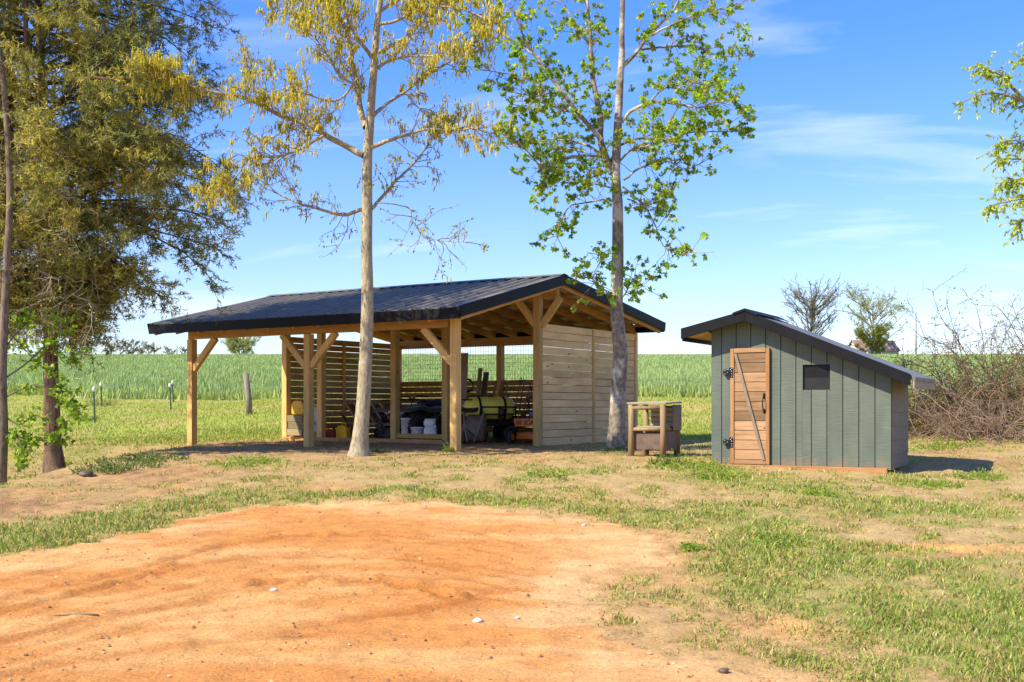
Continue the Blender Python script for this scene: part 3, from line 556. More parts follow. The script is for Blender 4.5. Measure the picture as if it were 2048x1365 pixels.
# plank door with frame, diagonal bar, hinges and pull
DX0, DX1, DZ0, DZ1 = .292, .845, .065, 1.665
door = piece('door', (DX1-DX0, .02, DZ1-DZ0), ((DX0+DX1)/2, -.002, (DZ0+DZ1)/2), M['dark'], coop, 0)
dl = lambda x_, y_, z_: (x_-(DX0+DX1)/2, y_+.002, z_-(DZ0+DZ1)/2)
npk = 11
for k_ in range(npk):
    hh = (DZ1-DZ0-.13)/npk; z_ = DZ0+.065+(k_+.5)*hh
    piece('plank', (DX1-DX0-.10, .018, round(hh-.007, 3)), dl((DX0+DX1)/2, -.022, z_), M['door'], door, .004)
for x_ in (DX0+.027, DX1-.027): piece('door_rail', (.054, .03, DZ1-DZ0), dl(x_, -.030, (DZ0+DZ1)/2), M['door_z'], door, .004)
for z_ in (DZ0+.032, DZ1-.028): piece('door_rail', (DX1-DX0-.112, .028, .062), dl((DX0+DX1)/2, -.030, z_), M['door'], door, .004)
p0, p1 = Vector(dl(DX0+.075, -.045, DZ1-.07)), Vector(dl(DX1-.075, -.045, DZ0+.06)); c_ = (p0+p1)/2
MB().beam(p0-c_, p1-c_, .022, .042, (1, 0, 0)).build('diagonal_bar', M['grey_wood'], door, .004, c_)
for z_ in (1.335, .365):
    q_ = dl(DX0-.012, -.050, z_); mb = MB(); Mh = Matrix.Translation(q_) @ Matrix(((1,0,0,0),(0,0,1,0),(0,1,0,0),(0,0,0,1)))
    mb.prism([(.05,-.068),(.05,.068),(.005,.068),(-.005,.028),(-.07,.042),(-.088,.025),(-.088,-.025),(-.07,-.042),(-.005,-.028),(.005,-.068)], -.006, .052, Mh)
    hg = mb.build('hinge', M['iron'], door)
    mb = MB()
    for a, b_ in ((.033,.045),(.033,.012),(.033,-.02),(.033,-.045),(.02,.03),(-.02,.0),(-.05,.02),(-.05,-.02)): mb.blob((q_[0]+a*1.2, q_[1]-.008, q_[2]+b_*1.2), .008, .006, .008, 6, 4)
    mb.build('screw', M['steel'], hg)
hx = DX1-.075; pts = [dl(hx, -.05, .995), dl(hx-.004, -.075, .985), dl(hx-.006, -.092, .94), dl(hx-.006, -.092, .87), dl(hx-.003, -.078, .82), dl(hx, -.05, .81)]
MB().tube(pts, .0085, 8).blob(dl(hx, -.045, 1.01), .018, .008, .045, 8, 6).blob(dl(hx, -.045, .80), .015, .008, .035, 8, 6).build('pull_handle', M['iron'], door)

# ------------------------------------------------------------------ hutch frame between barn and coop
hx0, hy0 = 1.84, 17.75; hz0 = float(zg(2.15, 17.8))
hut = thing('rabbit_hutch', 'low weathered timber hutch on log legs beside the coop', 'hutch', (hx0, hy0, hz0), R(-28))
HW, HD, HH = .52, .62, .80
for (x_, y_) in ((0, 0), (HW, 0), (0, HD), (HW, HD)): MB().tube([(x_, y_, -.08), (x_+.005, y_, .4), (x_-.004, y_, HH)], [.052, .048, .045], 9).build('leg', M['log'], hut)
for z_, yy in ((HH-.05, 0), (.42, 0), (HH-.05, HD), (.42, HD)): MB().tube([(.02, yy, z_), (HW-.02, yy, z_+.004)], .032, 8).build('rail', M['log'], hut)
for xx in (0, HW): MB().tube([(xx, .02, .42), (xx, HD-.02, .425)], .028, 8).build('rail', M['log'], hut)
for k_ in range(5): piece('roof_plank', (HW+.12, .135, .028), (HW/2, .03+k_*.145, HH+.02+.004*k_), M['grey_x'], hut, .004)
piece('floor', (HW, HD-.06, .02), (HW/2, HD/2, .46), M['grey_x'], hut); piece('side_panel', (.02, .36, .40), (HW+.045, HD-.12, .60), M['siding'], hut, .003); piece('side_panel', (.40, .015, .33), (HW/2+.05, HD-.05, .61), M['brown'], hut, .003)
piece('side_panel', (.46, .015, .32), (HW/2, HD+.04, .23), M['brown'], hut, .003); piece('side_panel', (.015, .46, .30), (HW+.02, HD/2, .24), M['brown'], hut, .003); piece('side_panel', (.015, .46, .30), (-.02, HD/2, .24), M['grey_wood'], hut, .003); piece('side_panel', (.44, .015, .26), (HW/2, .03, .24), M['brown'], hut, .003)  # brown lower panels are added, standing in for the shade under the floor
for k_ in range(4): piece('slat', (.40, .012, .06), (HW/2+.05, HD-.066, .49+k_*.078), M['grey_x'], hut, .003)
mb = MB()
for x_ in np.arange(.05, HW-.02, .03): mb.beam((x_, HD+.02, .45), (x_, HD+.02, HH-.06), .003, .003, (0, 1, 0))
for z_ in np.arange(.47, HH-.06, .03): mb.beam((.04, HD+.022, z_), (HW-.04, HD+.022, z_), .003, .003)
mb.build('wire_front', M['wire'], hut)

# ------------------------------------------------------------------ things kept in the barn
def gl(px, d): X_ = (px-CX)/F*d; return X_, d
FLOOR = OZ + .02
def at(px, d, z=None): X_, Y_ = gl(px, d); return (X_, Y_, FLOOR if z is None else z)
def jerry(label, loc, rz, s=1.0):
    t_ = thing('fuel_can', label, 'fuel can', loc, rz, 'yellow fuel cans in the barn'); w_, h_, d_ = .30*s, .34*s, .19*s
    Mx = Matrix(((1,0,0,0),(0,0,1,-d_/2),(0,1,0,0),(0,0,0,1)))
    mb = MB(); prof = [(-w_/2, .01), (w_/2, .01), (w_/2, h_*.62), (w_*.40, h_*.80), (w_*.28, h_*.92), (-w_*.30, h_*.92), (-w_*.45, h_*.80), (-w_/2, h_*.62)]
    mb.prism(prof, 0, d_, Mx); mb.build('body', M['yellow'], t_, .022*s)
    MB().box((-w_*.30, -d_/2-.008, h_*.12), (w_*.30, -d_/2+.01, h_*.50)).build('side_panel', M['yellow'], t_, .015)
    MB().tube([(-w_*.22, 0, h_*.90), (-w_*.18, 0, h_*1.06), (w_*.12, 0, h_*1.06), (w_*.2, 0, h_*.90)], .018*s, 8).build('handle', M['yellow'], t_)
    MB().lathe([(0, .032*s), (.05*s, .032*s), (.055*s, .02*s)], (w_*.30, 0, h_*.84), (.5, 0, 1), 12).build('cap', M['black'], t_); return t_
# stacked timber blocks with a can on top
bz = FLOOR + .11
for k_, (lb, ox) in enumerate((('grey green timber block, bottom of the stack by the slat wall', -.01), ('grey green timber block, middle of the stack by the slat wall', .015), ('grey green timber block under the yellow fuel can', -.005))):
    o = piece('timber_block', (.40, .30, .145), at(598+ox*90, 25.0, bz+.0725+k_*.147), M['timber'], None, .01); o.rotation_euler = (0, 0, R(-25)+ox*3); tag(o, lb, 'timber', 'stacked timber blocks')
jerry('yellow fuel can standing on the stacked timber blocks', at(599, 25.0, bz+.443), R(-20))
jerry('yellow fuel can on the barn floor beside the oak trunk', at(688, 24.9), R(-35), 1.05)
t_ = thing('fuel_can', 'red fuel can on the floor left of the yellow can', 'fuel can', at(662, 25.3)); MB().box((-.11, -.1, 0), (.11, .1, .24)).build('body', M['red'], t_, .03); MB().tube([(-.06, 0, .23), (-.05, 0, .30), (.06, 0, .30), (.07, 0, .23)], .015, 8).build('handle', M['red'], t_); MB().lathe([(0, .03), (.05, .025)], (.06, .0, .235), (.3, 0, 1), 10).build('cap', M['black'], t_)
def bag(label, loc, w_, d_, h_, rz=0, nm='feed_bag'):
    t_ = thing(nm, label, 'bag', loc, rz, 'white bags in the barn'); MB().blob((0, 0, h_/2), w_/2, d_/2, h_/2, 14, 9, 0, .05, .55).build('sack', M['white'], t_); MB().box((-w_*.42, -.008, h_*.93), (w_*.42, .008, h_*1.07)).build('seam', M['white'], t_, .003)
    return t_
bag('tall white bag behind the mid porch post, lower one', at(631, 25.1), .22, .2, .36); bag('tall white bag set on another behind the mid porch post', at(631, 25.1, FLOOR+.37), .22, .18, .34)
# white tubs behind the sill
def tub(label, loc, r_, h_, nm='bucket'):
    t_ = thing(nm, label, 'bucket', loc, 0, 'white tubs behind the sill'); MB().lathe([(0, r_*.82), (.01, r_*.84), (h_*.9, r_), (h_*.9, r_*1.06), (h_, r_*1.06), (h_, r_*.93), (h_*.3, r_*.85)], (0, 0, 0), (0, 0, 1), 22).build('pail', M['white'], t_)
    MB().tube([(-r_*1.03, 0, h_*.86), (-r_*.8, -r_*.75, h_*.55), (0, -r_*1.12, h_*.42), (r_*.8, -r_*.75, h_*.55), (r_*1.03, 0, h_*.86)], .004, 5).build('bail', M['steel'], t_)
tub('tall white bucket just right of the barn middle post', at(812, 24.0, FLOOR+.10), .105, .40); tub('short white bucket between the tall bucket and the white bags', at(834, 23.6, FLOOR+.08), .125, .24)
bag('white bag lying under another by the inner post', at(861, 23.6, FLOOR+.09), .28, .2, .24); bag('white bag resting on top of another by the inner post', at(860, 23.65, FLOOR+.325), .26, .2, .15)
# flat wagon with leaning window frames
wg = thing('flat_wagon', 'low dark flat wagon under the leaning wooden pallets', 'wagon', tuple(BW(-4.45, 3.55, .02)), YAW); MB().box((-.75, -.4, .33), (.75, .4, .40)).build('bed', M['brown'], wg, .01)
for x_ in (-.5, .5):
    for y_ in (-.42, .42): MB().torus((x_, y_, .15), (0, 1, 0), .11, .04, 18, 8).lathe([(-.03, .08), (.03, .08)], (x_, y_, .15), (0, 1, 0), 12).build('wheel', M['rubber'], wg)
MB().tube([(-.74, 0, .30), (-1.0, -.05, .34), (-1.15, -.05, .55)], .016, 6).build('draw_bar', M['iron'], wg)
for k_ in range(5):
    fr = thing('wooden_pallet', ('leftmost', 'second from left', 'middle', 'fourth from left', 'rightmost')[k_] + ' of the brown wooden pallets leaning on the wagon', 'pallet', BW(*(lambda v: v)((-4.95+k_*.24, 3.55, .43))), YAW, 'wooden pallets leaning in a row')
    Mx = Matrix.Rotation(R(-38), 4, 'Y')
    for a, b_ in (((-.015,-.35,0),(.015,-.28,.52)), ((-.015,.28,0),(.015,.35,.52)), ((-.014,-.28,.0),(.014,.28,.06)), ((-.014,-.28,.46),(.014,.28,.52)), ((-.013,-.28,.235),(.013,.28,.275))): MB().box(a, b_, 0, Mx).build('frame_bar', M['grey_wood' if k_ % 2 else 'sill'], fr)
    MB().box((-.004, -.28, .06), (.004, .28, .46), 0, Mx).build('panel', M['brown'], fr)
# quad bikes
def quad(label, loc, rz, body, dark):
    t_ = thing('quad_bike', label, 'quad bike', loc, rz, 'quad bikes in the barn')          # front faces -y
    for x_ in (-.42, .42):
        for y_, r_ in ((-.62, .30), (.62, .30)):
            wh = MB().torus((x_, y_, r_), (1, 0, 0), r_-.11, .11, 28, 12, 0, 1.1).build('wheel', M['rubber'], t_)
            tr = MB()
            for q in range(22):
                a = 2*math.pi*q/22; c_ = Vector((x_, y_+math.cos(a)*(r_-.002), r_+math.sin(a)*(r_-.002))); 
                for sg in (-1, 1): tr.beam(c_+Vector((sg*.01, 0, 0)), c_+Vector((sg*.10, -math.sin(a)*.03, math.cos(a)*.03)), .03, .03, (0, math.cos(a), math.sin(a)))
            tr.build('tread', M['rubber'], wh)
            MB().lathe([(-.05, .12), (0, .15), (.05, .12)], (x_+(.06 if x_ > 0 else -.06), y_, r_), (1, 0, 0), 16).build('rim', M['iron'], wh)
    MB().prism([(-.85,.42),(-.80,.62),(-.55,.78),(-.15,.80),(.0,.70),(.55,.72),(.85,.62),(.85,.45),(.3,.35),(-.5,.30)], -.17, .17, Matrix(((0,0,1,0),(1,0,0,0),(0,1,0,0),(0,0,0,1)))).build('body', body, t_, .03)
    for sg in (-1, 1):
        MB().prism([(-.98,.62),(-.90,.70),(-.62,.76),(-.30,.70),(-.22,.55),(-.30,.58),(-.62,.68),(-.90,.62)], sg*.16, sg*.56, Matrix(((0,0,1,0),(1,0,0,0),(0,1,0,0),(0,0,0,1)))).build('fender', body, t_, .015)
        MB().prism([(.98,.66),(.90,.74),(.62,.78),(.30,.72),(.22,.55),(.30,.60),(.62,.70),(.90,.66)], sg*.16, sg*.56, Matrix(((0,0,1,0),(1,0,0,0),(0,1,0,0),(0,0,0,1)))).build('fender', body, t_, .015)
        MB().blob((sg*.21, -.86, .63), .085, .05, .05, 12, 8).build('headlight', M['lens'], t_)
        MB().tube([(0, -.35, .90), (sg*.18, -.34, .97), (sg*.40, -.26, .95)], .016, 8).build('handlebar', M['iron'], t_)
    MB().blob((0, .28, .80), .17, .42, .09, 14, 8, 0, 0, .7).build('seat', M['black'], t_)
    for yc in (-.62, .66):
        mb = MB(); mb.tube([(-.42, yc-.24, .88), (.42, yc-.24, .88), (.42, yc+.22, .88), (-.42, yc+.22, .88), (-.42, yc-.24, .88)], .013, 6)
        for q in range(6): mb.tube([(-.34+q*.136, yc-.24, .88), (-.34+q*.136, yc+.22, .88)], .008, 5)
        for sx_ in (-.3, .3): mb.tube([(sx_, yc, .88), (sx_*.7, yc, .72)], .012, 5)
        mb.build('rack', M['iron'], t_)
    mb = MB(); mb.tube([(-.26, -.92, .38), (-.26, -.99, .55), (.26, -.99, .55), (.26, -.92, .38)], .018, 6).tube([(-.2, -.98, .47), (.2, -.98, .47)], .014, 6).build('bumper', M['iron'], t_)
    return t_
quad('dark green quad bike half hidden behind the oak trunk', BW(-3.75, 4.0, .02), YAW+R(-6), M['fender'], 0)
quad('black quad bike with front rack behind the white tubs', BW(-2.62, 4.25, .02), YAW+R(6), M['black'], 0)
# planks leaning
def lean(label, px0, py0, d0, px1, py1, d1, w_, th, m_, cat='plank', nm='leaning_plank', grp='planks leaning in the barn'):
    a, b_ = Vector(P(px0, py0, d0)), Vector(P(px1, py1, d1)); a.z = max(a.z, FLOOR-.02); ln = (b_-a).length
    o = MB().box((-w_/2, -th/2, 0), (w_/2, th/2, ln)).build(nm, m_, None, .004, a); o.rotation_euler = (b_-a).to_track_quat('Z', 'Y').to_euler(); return tag(o, label, cat, grp)
lean('wide grey plank standing upright right of the front corner post', 919, 882, 23.6, 927, 707, 24.4, .21, .035, M['grey_wood'])
lean('tan board leaning behind the yellow tank', 950, 850, 24.6, 961, 737, 25.1, .09, .035, M['log']); lean('dark board leaning just right of the tan board', 958, 850, 24.7, 973, 745, 25.15, .12, .035, M['brown'])
for k_, (pa, pb) in enumerate(((975, 993), (990, 1004), (1002, 1016))): lean(('left', 'middle', 'right')[k_] + ' of three thin reddish boards leaning on the back slats', pa, 855, 24.7, pb, 762, 25.3, .05, .03, M['slat_x'])
# sprayer tank on its skid trailer
tk = thing('sprayer_tank', 'round yellow sprayer tank strapped to a black skid frame', 'tank', BW(-1.98, 3.95, .02), YAW+R(52)); r_, l_ = .245, .80
MB().lathe([(-l_/2-.16, .02), (-l_/2-.15, .09), (-l_/2-.115, .15), (-l_/2-.06, .205), (-l_/2, .24), (-.25, r_), (.25, r_), (l_/2, .24), (l_/2+.06, .205), (l_/2+.115, .15), (l_/2+.15, .09), (l_/2+.16, .02)], (0, 0, .70), (1, 0, 0), 32).build('tank_shell', M['tank'], tk)
for x_ in np.linspace(-.18, .18, 7): MB().torus((float(x_), 0, .70), (1, 0, 0), r_+.001, .006, 32, 6).build('tank_rib', M['tank'], tk)
for x_ in (-.27, .27): MB().lathe([(-.022, .256), (-.022, .262), (.022, .262), (.022, .256)], (x_, 0, .70), (1, 0, 0), 32).build('strap', M['iron'], tk)
MB().lathe([(0, .075), (.05, .075), (.055, .06)], (0, 0, .93), (0, 0, 1), 16).build('filler_cap', M['black'], tk); MB().lathe([(0, .04), (.006, .04)], (-.49, -.12, .78), (-1, -.7, .35), 14).build('label_disc', M['white'], tk)
mb = MB()
for z_ in (.47, .58, .73):
    mb.beam((-.25, -.27, z_), (.48, -.27, z_), .03, .03)
    mb.beam((-.25, .27, z_), (.48, .27, z_), .03, .03)
for x_ in (-.25, .12, .48):
    for y_ in (-.27, .27): mb.beam((x_, y_, .30), (x_, y_, .75), .03, .03, (0, 1, 0))
mb.box((-.5, -.3, .34), (.55, .3, .42)); mb.build('skid_frame', M['iron'], tk)
MB().lathe([(-.05, .06), (-.04, .085), (.04, .085), (.05, .06)], (.16, -.33, .62), (1, 0, 0), 14).tube([(.16, -.34, .56), (.14, -.36, .45), (.15, -.34, .38)], .012, 6).build('pump', M['black'], tk)
for x_ in (-.3, .35):
    for y_ in (-.34, .34): MB().torus((x_, y_, .17), (0, 1, 0), .115, .055, 22, 10).lathe([(-.03, .08), (.03, .08)], (x_, y_, .17), (0, 1, 0), 14).build('wheel', M['rubber'], tk)
# wheelbarrow stood on end
wb = thing('wheelbarrow', 'brown wheelbarrow stood on its nose beside the yellow tank', 'wheelbarrow', at(948, 22.6), R(-20)); Mx = Matrix.Rotation(R(-14), 4, 'X')
def tray(u_, v_): return ((u_-.5)*2, v_)
V = []; nu, nv = 12, 12
for i in range(nv+1):
    for j in range(nu+1):
        u_ = (j/nu-.5)*2; v_ = i/nv; wd_ = .24*(1 - .35*max(0, v_-.62)**1.3*2.2)*(.85+.3*v_ if v_ < .5 else 1.0); rim = max(abs(u_)**3, abs(2*v_-1)**4)
        V.append(tuple(Mx @ Vector((u_*wd_, .16*rim - .16, .04+v_*.56))))
Fs = [(i*(nu+1)+j, i*(nu+1)+j+1, (i+1)*(nu+1)+j+1, (i+1)*(nu+1)+j) for i in range(nv) for j in range(nu)]
o = MB().add(V, Fs, 0, True).build('tray', M['brown'], wb); sm_ = o.modifiers.new('solid', 'SOLIDIFY'); sm_.thickness = .012
for sg in (-1, 1): MB().tube([Mx @ Vector(p) for p in ((sg*.07, -.19, 0.0), (sg*.15, -.20, .3), (sg*.22, -.16, .62))], .016, 8).build('handle', M['grey_wood'], wb)
MB().torus((-.20, -.02, .13), (1, .3, 0), .09, .04, 20, 8).build('wheel', M['rubber'], wb); MB().tube([Mx @ Vector((-.15, -.20, .28)), Mx @ Vector((.12, -.20, .08))], .01, 6).build('leg', M['iron'], wb)
# riding mower
mw = thing('riding_mower', 'orange zero turn mower parked at the open gable bay', 'mower', BW(-.66, 4.02, .02), YAW+R(90))     # front faces -x
for y_ in (-.42, .42):
    c_ = (-.62, y_, .135); wh = MB().torus(c_, (0, 1, 0), .085, .052, 24, 10, 0, .9).build('caster_wheel', M['rubber'], mw); MB().lathe([(-.045, .055), (-.03, .078), (.03, .078), (.045, .055)], c_, (0, 1, 0), 16).build('rim', M['orange'], wh)
    MB().beam((-.60, y_-.07, .14), (-.52, y_-.07, .33), .02, .05).beam((-.60, y_+.07, .14), (-.52, y_+.07, .33), .02, .05).box((-.57, y_-.09, .31), (-.43, y_+.09, .34)).beam((-.5, y_, .33), (-.15, y_*.8, .36), .06, .06).build('caster_fork', M['iron'], mw)
    wh = MB().torus((.62, y_*1.05, .26), (0, 1, 0), .16, .10, 26, 12, 0, 1.1).build('drive_wheel', M['rubber'], mw); MB().lathe([(-.07, .11), (0, .14), (.07, .11)], (.62, y_*1.05, .26), (0, 1, 0), 16).build('rim', M['orange'], wh)
MB().prism([(-.38,-.42),(-.30,-.55),(.25,-.55),(.36,-.40),(.36,.40),(.25,.58),(-.30,.58),(-.38,.42)], .085, .215).build('mower_deck', M['orange'], mw, .015)
MB().box((-.42, -.33, .36), (.86, .33, .42)).build('chassis', M['iron'], mw, .01)
sp = MB().prism([(-.40,.34),(.40,.34),(.44,.50),(-.44,.50)], -.52, -.48, Matrix(((0,0,1,0),(1,0,0,0),(0,1,0,0),(0,0,0,1)))).build('front_panel', M['orange'], mw, .008)
MB().box((-.475, -.40, .345), (.45, .40, .40)).build('foot_plate', M['iron'], mw, .008)
def text(s_, size, loc, rot, m_, parent, nm='lettering', shear=0.0, ext=.002):
    cu = bpy.data.curves.new(nm, 'FONT'); cu.body = s_; cu.size = size; cu.extrude = ext; cu.shear = shear; cu.align_x = 'LEFT'; cu.align_y = 'CENTER'; cu.offset = .004
    o = bpy.data.objects.new(nm, cu); COL.objects.link(o); dg = bpy.context.evaluated_depsgraph_get(); me = bpy.data.meshes.new_from_object(o.evaluated_get(dg)); bpy.data.objects.remove(o)
    me.materials.clear(); me.materials.append(m_); q = link(nm, me, parent, 0, loc); q.rotation_euler = rot; return q
text('SCAG', .125, (-.523, .20, .42), (R(90), 0, R(-90)), M['black'], sp, 'lettering', .25)
for k_ in range(3): MB().beam((-.522, .36-k_*.045, .375), (-.522, .345-k_*.045, .465), .022, .006, (1, 0, 0)).build('stripe', M['black'], sp)
MB().blob((.22, 0, .62), .26, .26, .10, 16, 8, 0, 0, .6).build('seat', M['black'], mw); MB().blob((.46, 0, .88), .08, .25, .28, 14, 9, 0, 0, .65).build('seat_back', M['black'], mw)
for y_ in (-.36, .36):
    MB().tube([(-.02, y_, .42), (-.06, y_, .80), (-.16, y_, .92), (-.20, y_*.4, .93)], .014, 7).build('lever', M['black'], mw)
    MB().box((.05, y_-.07, .42), (.75, y_+.07, .62)).build('side_tank', M['orange' if y_ > 0 else 'black'], mw, .03)
MB().tube([(.72, -.36, .42), (.80, -.36, 1.25), (.80, -.30, 1.35), (.80, .30, 1.35), (.80, .36, 1.25), (.72, .36, .42)], .024, 8).build('roll_bar', M['iron'], mw)
MB().box((.60, -.26, .42), (1.0, .26, .80)).build('engine', M['black'], mw, .04)
o = MB().blob((0, 0, 0), .20, .16, .10, 14, 8, 0, .14, .8).build('folded_cloth', M['blue'], None, 0, tuple(BM @ Vector((-.62, 3.72, .62)))); tag(o, 'dark blue patterned cloth heaped on the mower', 'cloth')
# long tools against the back
for k_, (pa, ya, pb, yb, head) in enumerate(((1022, 850, 1043, 757, 0), (1034, 850, 1049, 760, 1), (1040, 850, 1062, 766, 1), (1046, 850, 1066, 772, 0))):
    t_ = thing('garden_tool', ('leftmost long handled tool leaning on the back slats', 'long handled tool second from left above the mower', 'long handled tool third from left above the mower', 'rightmost long handled tool beside the gable post')[k_], 'garden tool', tuple(P(pa, ya, 24.3)), 0, 'long handled tools')
    v_ = Vector(P(pb, yb, 25.6)) - Vector(P(pa, ya, 24.3)); MB().tube([(0, 0, 0), v_], .014, 7).build('shaft', M[('log', 'grey_wood', 'sill', 'red')[k_]], t_)
    if head: MB().beam(v_*.02+Vector((-.14, 0, 0)), v_*.02+Vector((.14, 0, 0)), .03, .04).build('head', M['iron'], t_)
    else: MB().prism([(-.09,0),(.09,0),(.09,.16),(.03,.24),(-.03,.24),(-.09,.16)], 0, .01, Matrix.Rotation(R(80), 4, 'X')).tube([v_*.94-Vector((.05, 0, 0)), v_*.94+Vector((.05, 0, 0))], .016, 7).build('head', M['iron'], t_)
mb = MB()
for q in range(4): mb.torus((0, -.03*q, -.01*q), (0, 1, .1), .13+.01*(q % 2), .012, 26, 6)
o = mb.build('coiled_hose', M['black'], None, 0, tuple(P(934, 770, 25.0))); tag(o, 'black hose coiled on the back slats beside the upright plank', 'hose')

# ------------------------------------------------------------------ fence posts, far house, mast
for k_, (px, y0, y1, d, lb) in enumerate(((190, 857, 782, 35., 'green steel fence post nearest the cedar trunk, in grass'), (204, 822, 772, 43., 'green steel fence post farther back, beside a small bush'), (342, 841, 774, 40., 'front one of two green steel posts left of the barn'), (347, 823, 768, 46., 'back one of two green steel posts left of the barn'))):
    b0, b1 = P(px, y0, d), P(px-2, y1, d); b0[2] = float(zg(b0[0], b0[1]))-.05
    t_ = thing('fence_post', lb, 'fence post', tuple(b0), 0, 'green steel fence posts'); v_ = Vector(b1-b0)
    MB().beam((0, 0, 0), v_, .045, .012, (0, 1, 0)).beam((0, .02, 0), v_+Vector((0, .02, 0)), .012, .04, (0, 1, 0)).build('stake', M['tgreen'], t_); MB().blob(v_+Vector((0, -.02, .05)), .05, .04, .08, 8, 6).build('insulator', M['cream'], t_)
    mb = MB(); 
b0 = P(499, 833, 34.); b0[2] = float(zg(b0[0], b0[1])); o = MB().tube([(0, 0, -.2), (-.03, 0, .5), (-.12, .02, 1.22)], [.10, .095, .088], 10).build('wooden_post', M['old_post'], None, 0, tuple(b0)); tag(o, 'leaning weathered round wooden post at the field edge', 'fence post')
mb = MB()
for h_ in (.35, .7, 1.05):
    p0, p1, p2 = P(150, 800, 43.), P(345, 800, 46.), P(497, 800, 34.)
    q = [Vector((p[0], p[1], float(zg(p[0], p[1]))+h_)) for p in (p0, p1)]; mb.tube(q, .004, 4)
o = mb.build('fence_wire', M['steel'], None); tag(o, 'thin steel wires strung between the green fence posts', 'fence wire')
hs = thing('farmhouse', 'old white farmhouse with rusty tin roof beyond the field', 'house', tuple(P(1745, 712, 320.)), R(12)); hs.location.z = P(1745, 723, 320.)[2]
gz = 0; mb = MB().box((-6, -3.5, -2), (6, 3.5, 3.0)); mb.add([(6, -3.5, 3.0), (6, 3.5, 3.0), (6, 0, 5.6)], [(0, 1, 2)]).add([(-6, -3.5, 3.0), (-6, 3.5, 3.0), (-6, 0, 5.6)], [(2, 1, 0)]).build('wall', M['housewall'], hs)
MB().add([(-6.4,-4,2.75),(6.4,-4,2.75),(6.4,0,5.85),(-6.4,0,5.85),(6.4,4,2.75),(-6.4,4,2.75),(-6.4,-4,2.6),(6.4,-4,2.6),(6.4,0,5.7),(-6.4,0,5.7),(6.4,4,2.6),(-6.4,4,2.6)], [(0,1,2,3),(3,2,4,5),(6,9,8,7),(9,11,10,8),(0,6,7,1),(5,4,10,11),(1,7,8,2),(2,8,10,4)]).build('roof', M['rust'], hs)
MB().box((-3.6, -.4, 5.0), (-2.8, .4, 7.0)).build('chimney', M['brick'], hs)
MB().prism([(-4.0,1.8),(0.6,1.8),(0.6,3.2),(-1.7,5.0),(-4.0,3.2)], 3.52, 4.6, Matrix(((1,0,0,0),(0,0,-1,0),(0,1,0,0),(0,0,0,1)))).build('front_gable', M['housewall'], hs)
MB().add([(-4.4,-4.9,2.95),(-1.7,-4.9,5.15),(1.0,-4.9,2.95),(-4.4,-.5,2.95),(-1.7,-.5,5.15),(1.0,-.5,2.95)], [(0,1,4,3),(1,2,5,4)]).build('roof', M['rust'], hs)
for x_ in (-2.9, -1.9, -.8): MB().box((x_, -4.66, 2.0), (x_+.7, -4.62, 3.2)).build('window', M['glass'], hs)
o = MB().tube([tuple(P(1832, 720, 300.)), tuple(P(1832, 625, 300.))], [.22, .14], 6).build('radio_mast', M['old_post'], None); tag(o, 'slender bare pole standing alone on the far skyline', 'pole')
o = MB().tube([tuple(P(354, 720, 300.)), tuple(P(354, 690, 300.))], [.16, .1], 6).build('utility_pole', M['old_post'], None); tag(o, 'short dark pole on the far left skyline left of the barn', 'pole')

# ------------------------------------------------------------------ vegetation tools
def nrm(v): return v/np.maximum(np.linalg.norm(v, axis=-1, keepdims=True), 1e-9)
def tubes(paths, rad, k=4):                          # (N,n,3), (N,n) -> verts, quads
    n0, n = paths.shape[:2]; tg = nrm(np.gradient(paths, axis=1)); ref = np.where(np.abs(tg[:, :1, 2:]) < .9, C([0, 0, 1.]), C([1., 0, 0])) * np.ones_like(tg)
    a = nrm(np.cross(tg, ref)); b_ = np.cross(tg, a); th = np.arange(k)*2*np.pi/k
    V = paths[:, :, None] + rad[:, :, None, None]*(a[:, :, None]*np.cos(th)[:, None] + b_[:, :, None]*np.sin(th)[:, None])
    i, j = np.meshgrid(np.arange(n-1), np.arange(k), indexing='ij'); q = np.stack([i*k+j, i*k+(j+1) % k, (i+1)*k+(j+1) % k, (i+1)*k+j], -1).reshape(-1, 4)
    return V.reshape(-1, 3), (np.arange(n0)[:, None, None]*n*k + q[None]).reshape(-1, 4)
def join(parts):
    V = []; Q = []; o = 0
    for v, q in parts: V.append(v); Q.append(q+o); o += len(v)
    return np.concatenate(V), np.concatenate(Q)
def grow(st, dr, ln, n=5, wob=.25, grav=0.0):
    N_ = len(st); p = [st]; d = nrm(dr)
    for i in range(n-1):
        d = nrm(d + rng.normal(0, wob, (N_, 3)) + C([0, 0, -grav])); p.append(p[-1] + d*(ln/(n-1))[:, None])
    return np.stack(p, 1)
def spline(pts, n=20):
    p = np.asarray(pts, float); m_ = len(p); tt = np.linspace(0, m_-1, n); i = np.clip(tt.astype(int), 0, m_-2); f = (tt-i)[:, None]
    g = lambda k: p[np.clip(k, 0, m_-1)]
    a, b_, c_, d = g(i-1), g(i), g(i+1), g(i+2)
    return .5*((2*b_)+(-a+c_)*f+(2*a-5*b_+4*c_-d)*f**2+(-a+3*b_-3*c_+d)*f**3)
def along(paths, per, t0=.2, t1=1.0):                # points on paths: (N*per) positions, tangents, parameter
    N_, n = paths.shape[:2]; tt = t0+(t1-t0)*rng.random((N_, per)); s = tt*(n-1); i = np.clip(s.astype(int), 0, n-2); f = (s-i)[..., None]; r_ = np.arange(N_)[:, None]
    a, b_ = paths[r_, i], paths[r_, i+1]; return (a*(1-f)+b_*f).reshape(-1, 3), nrm(b_-a).reshape(-1, 3), tt.ravel()
def rand_dir(n, up=0.0): return nrm(rng.normal(0, 1, (n, 3)) + C([0, 0, up]))
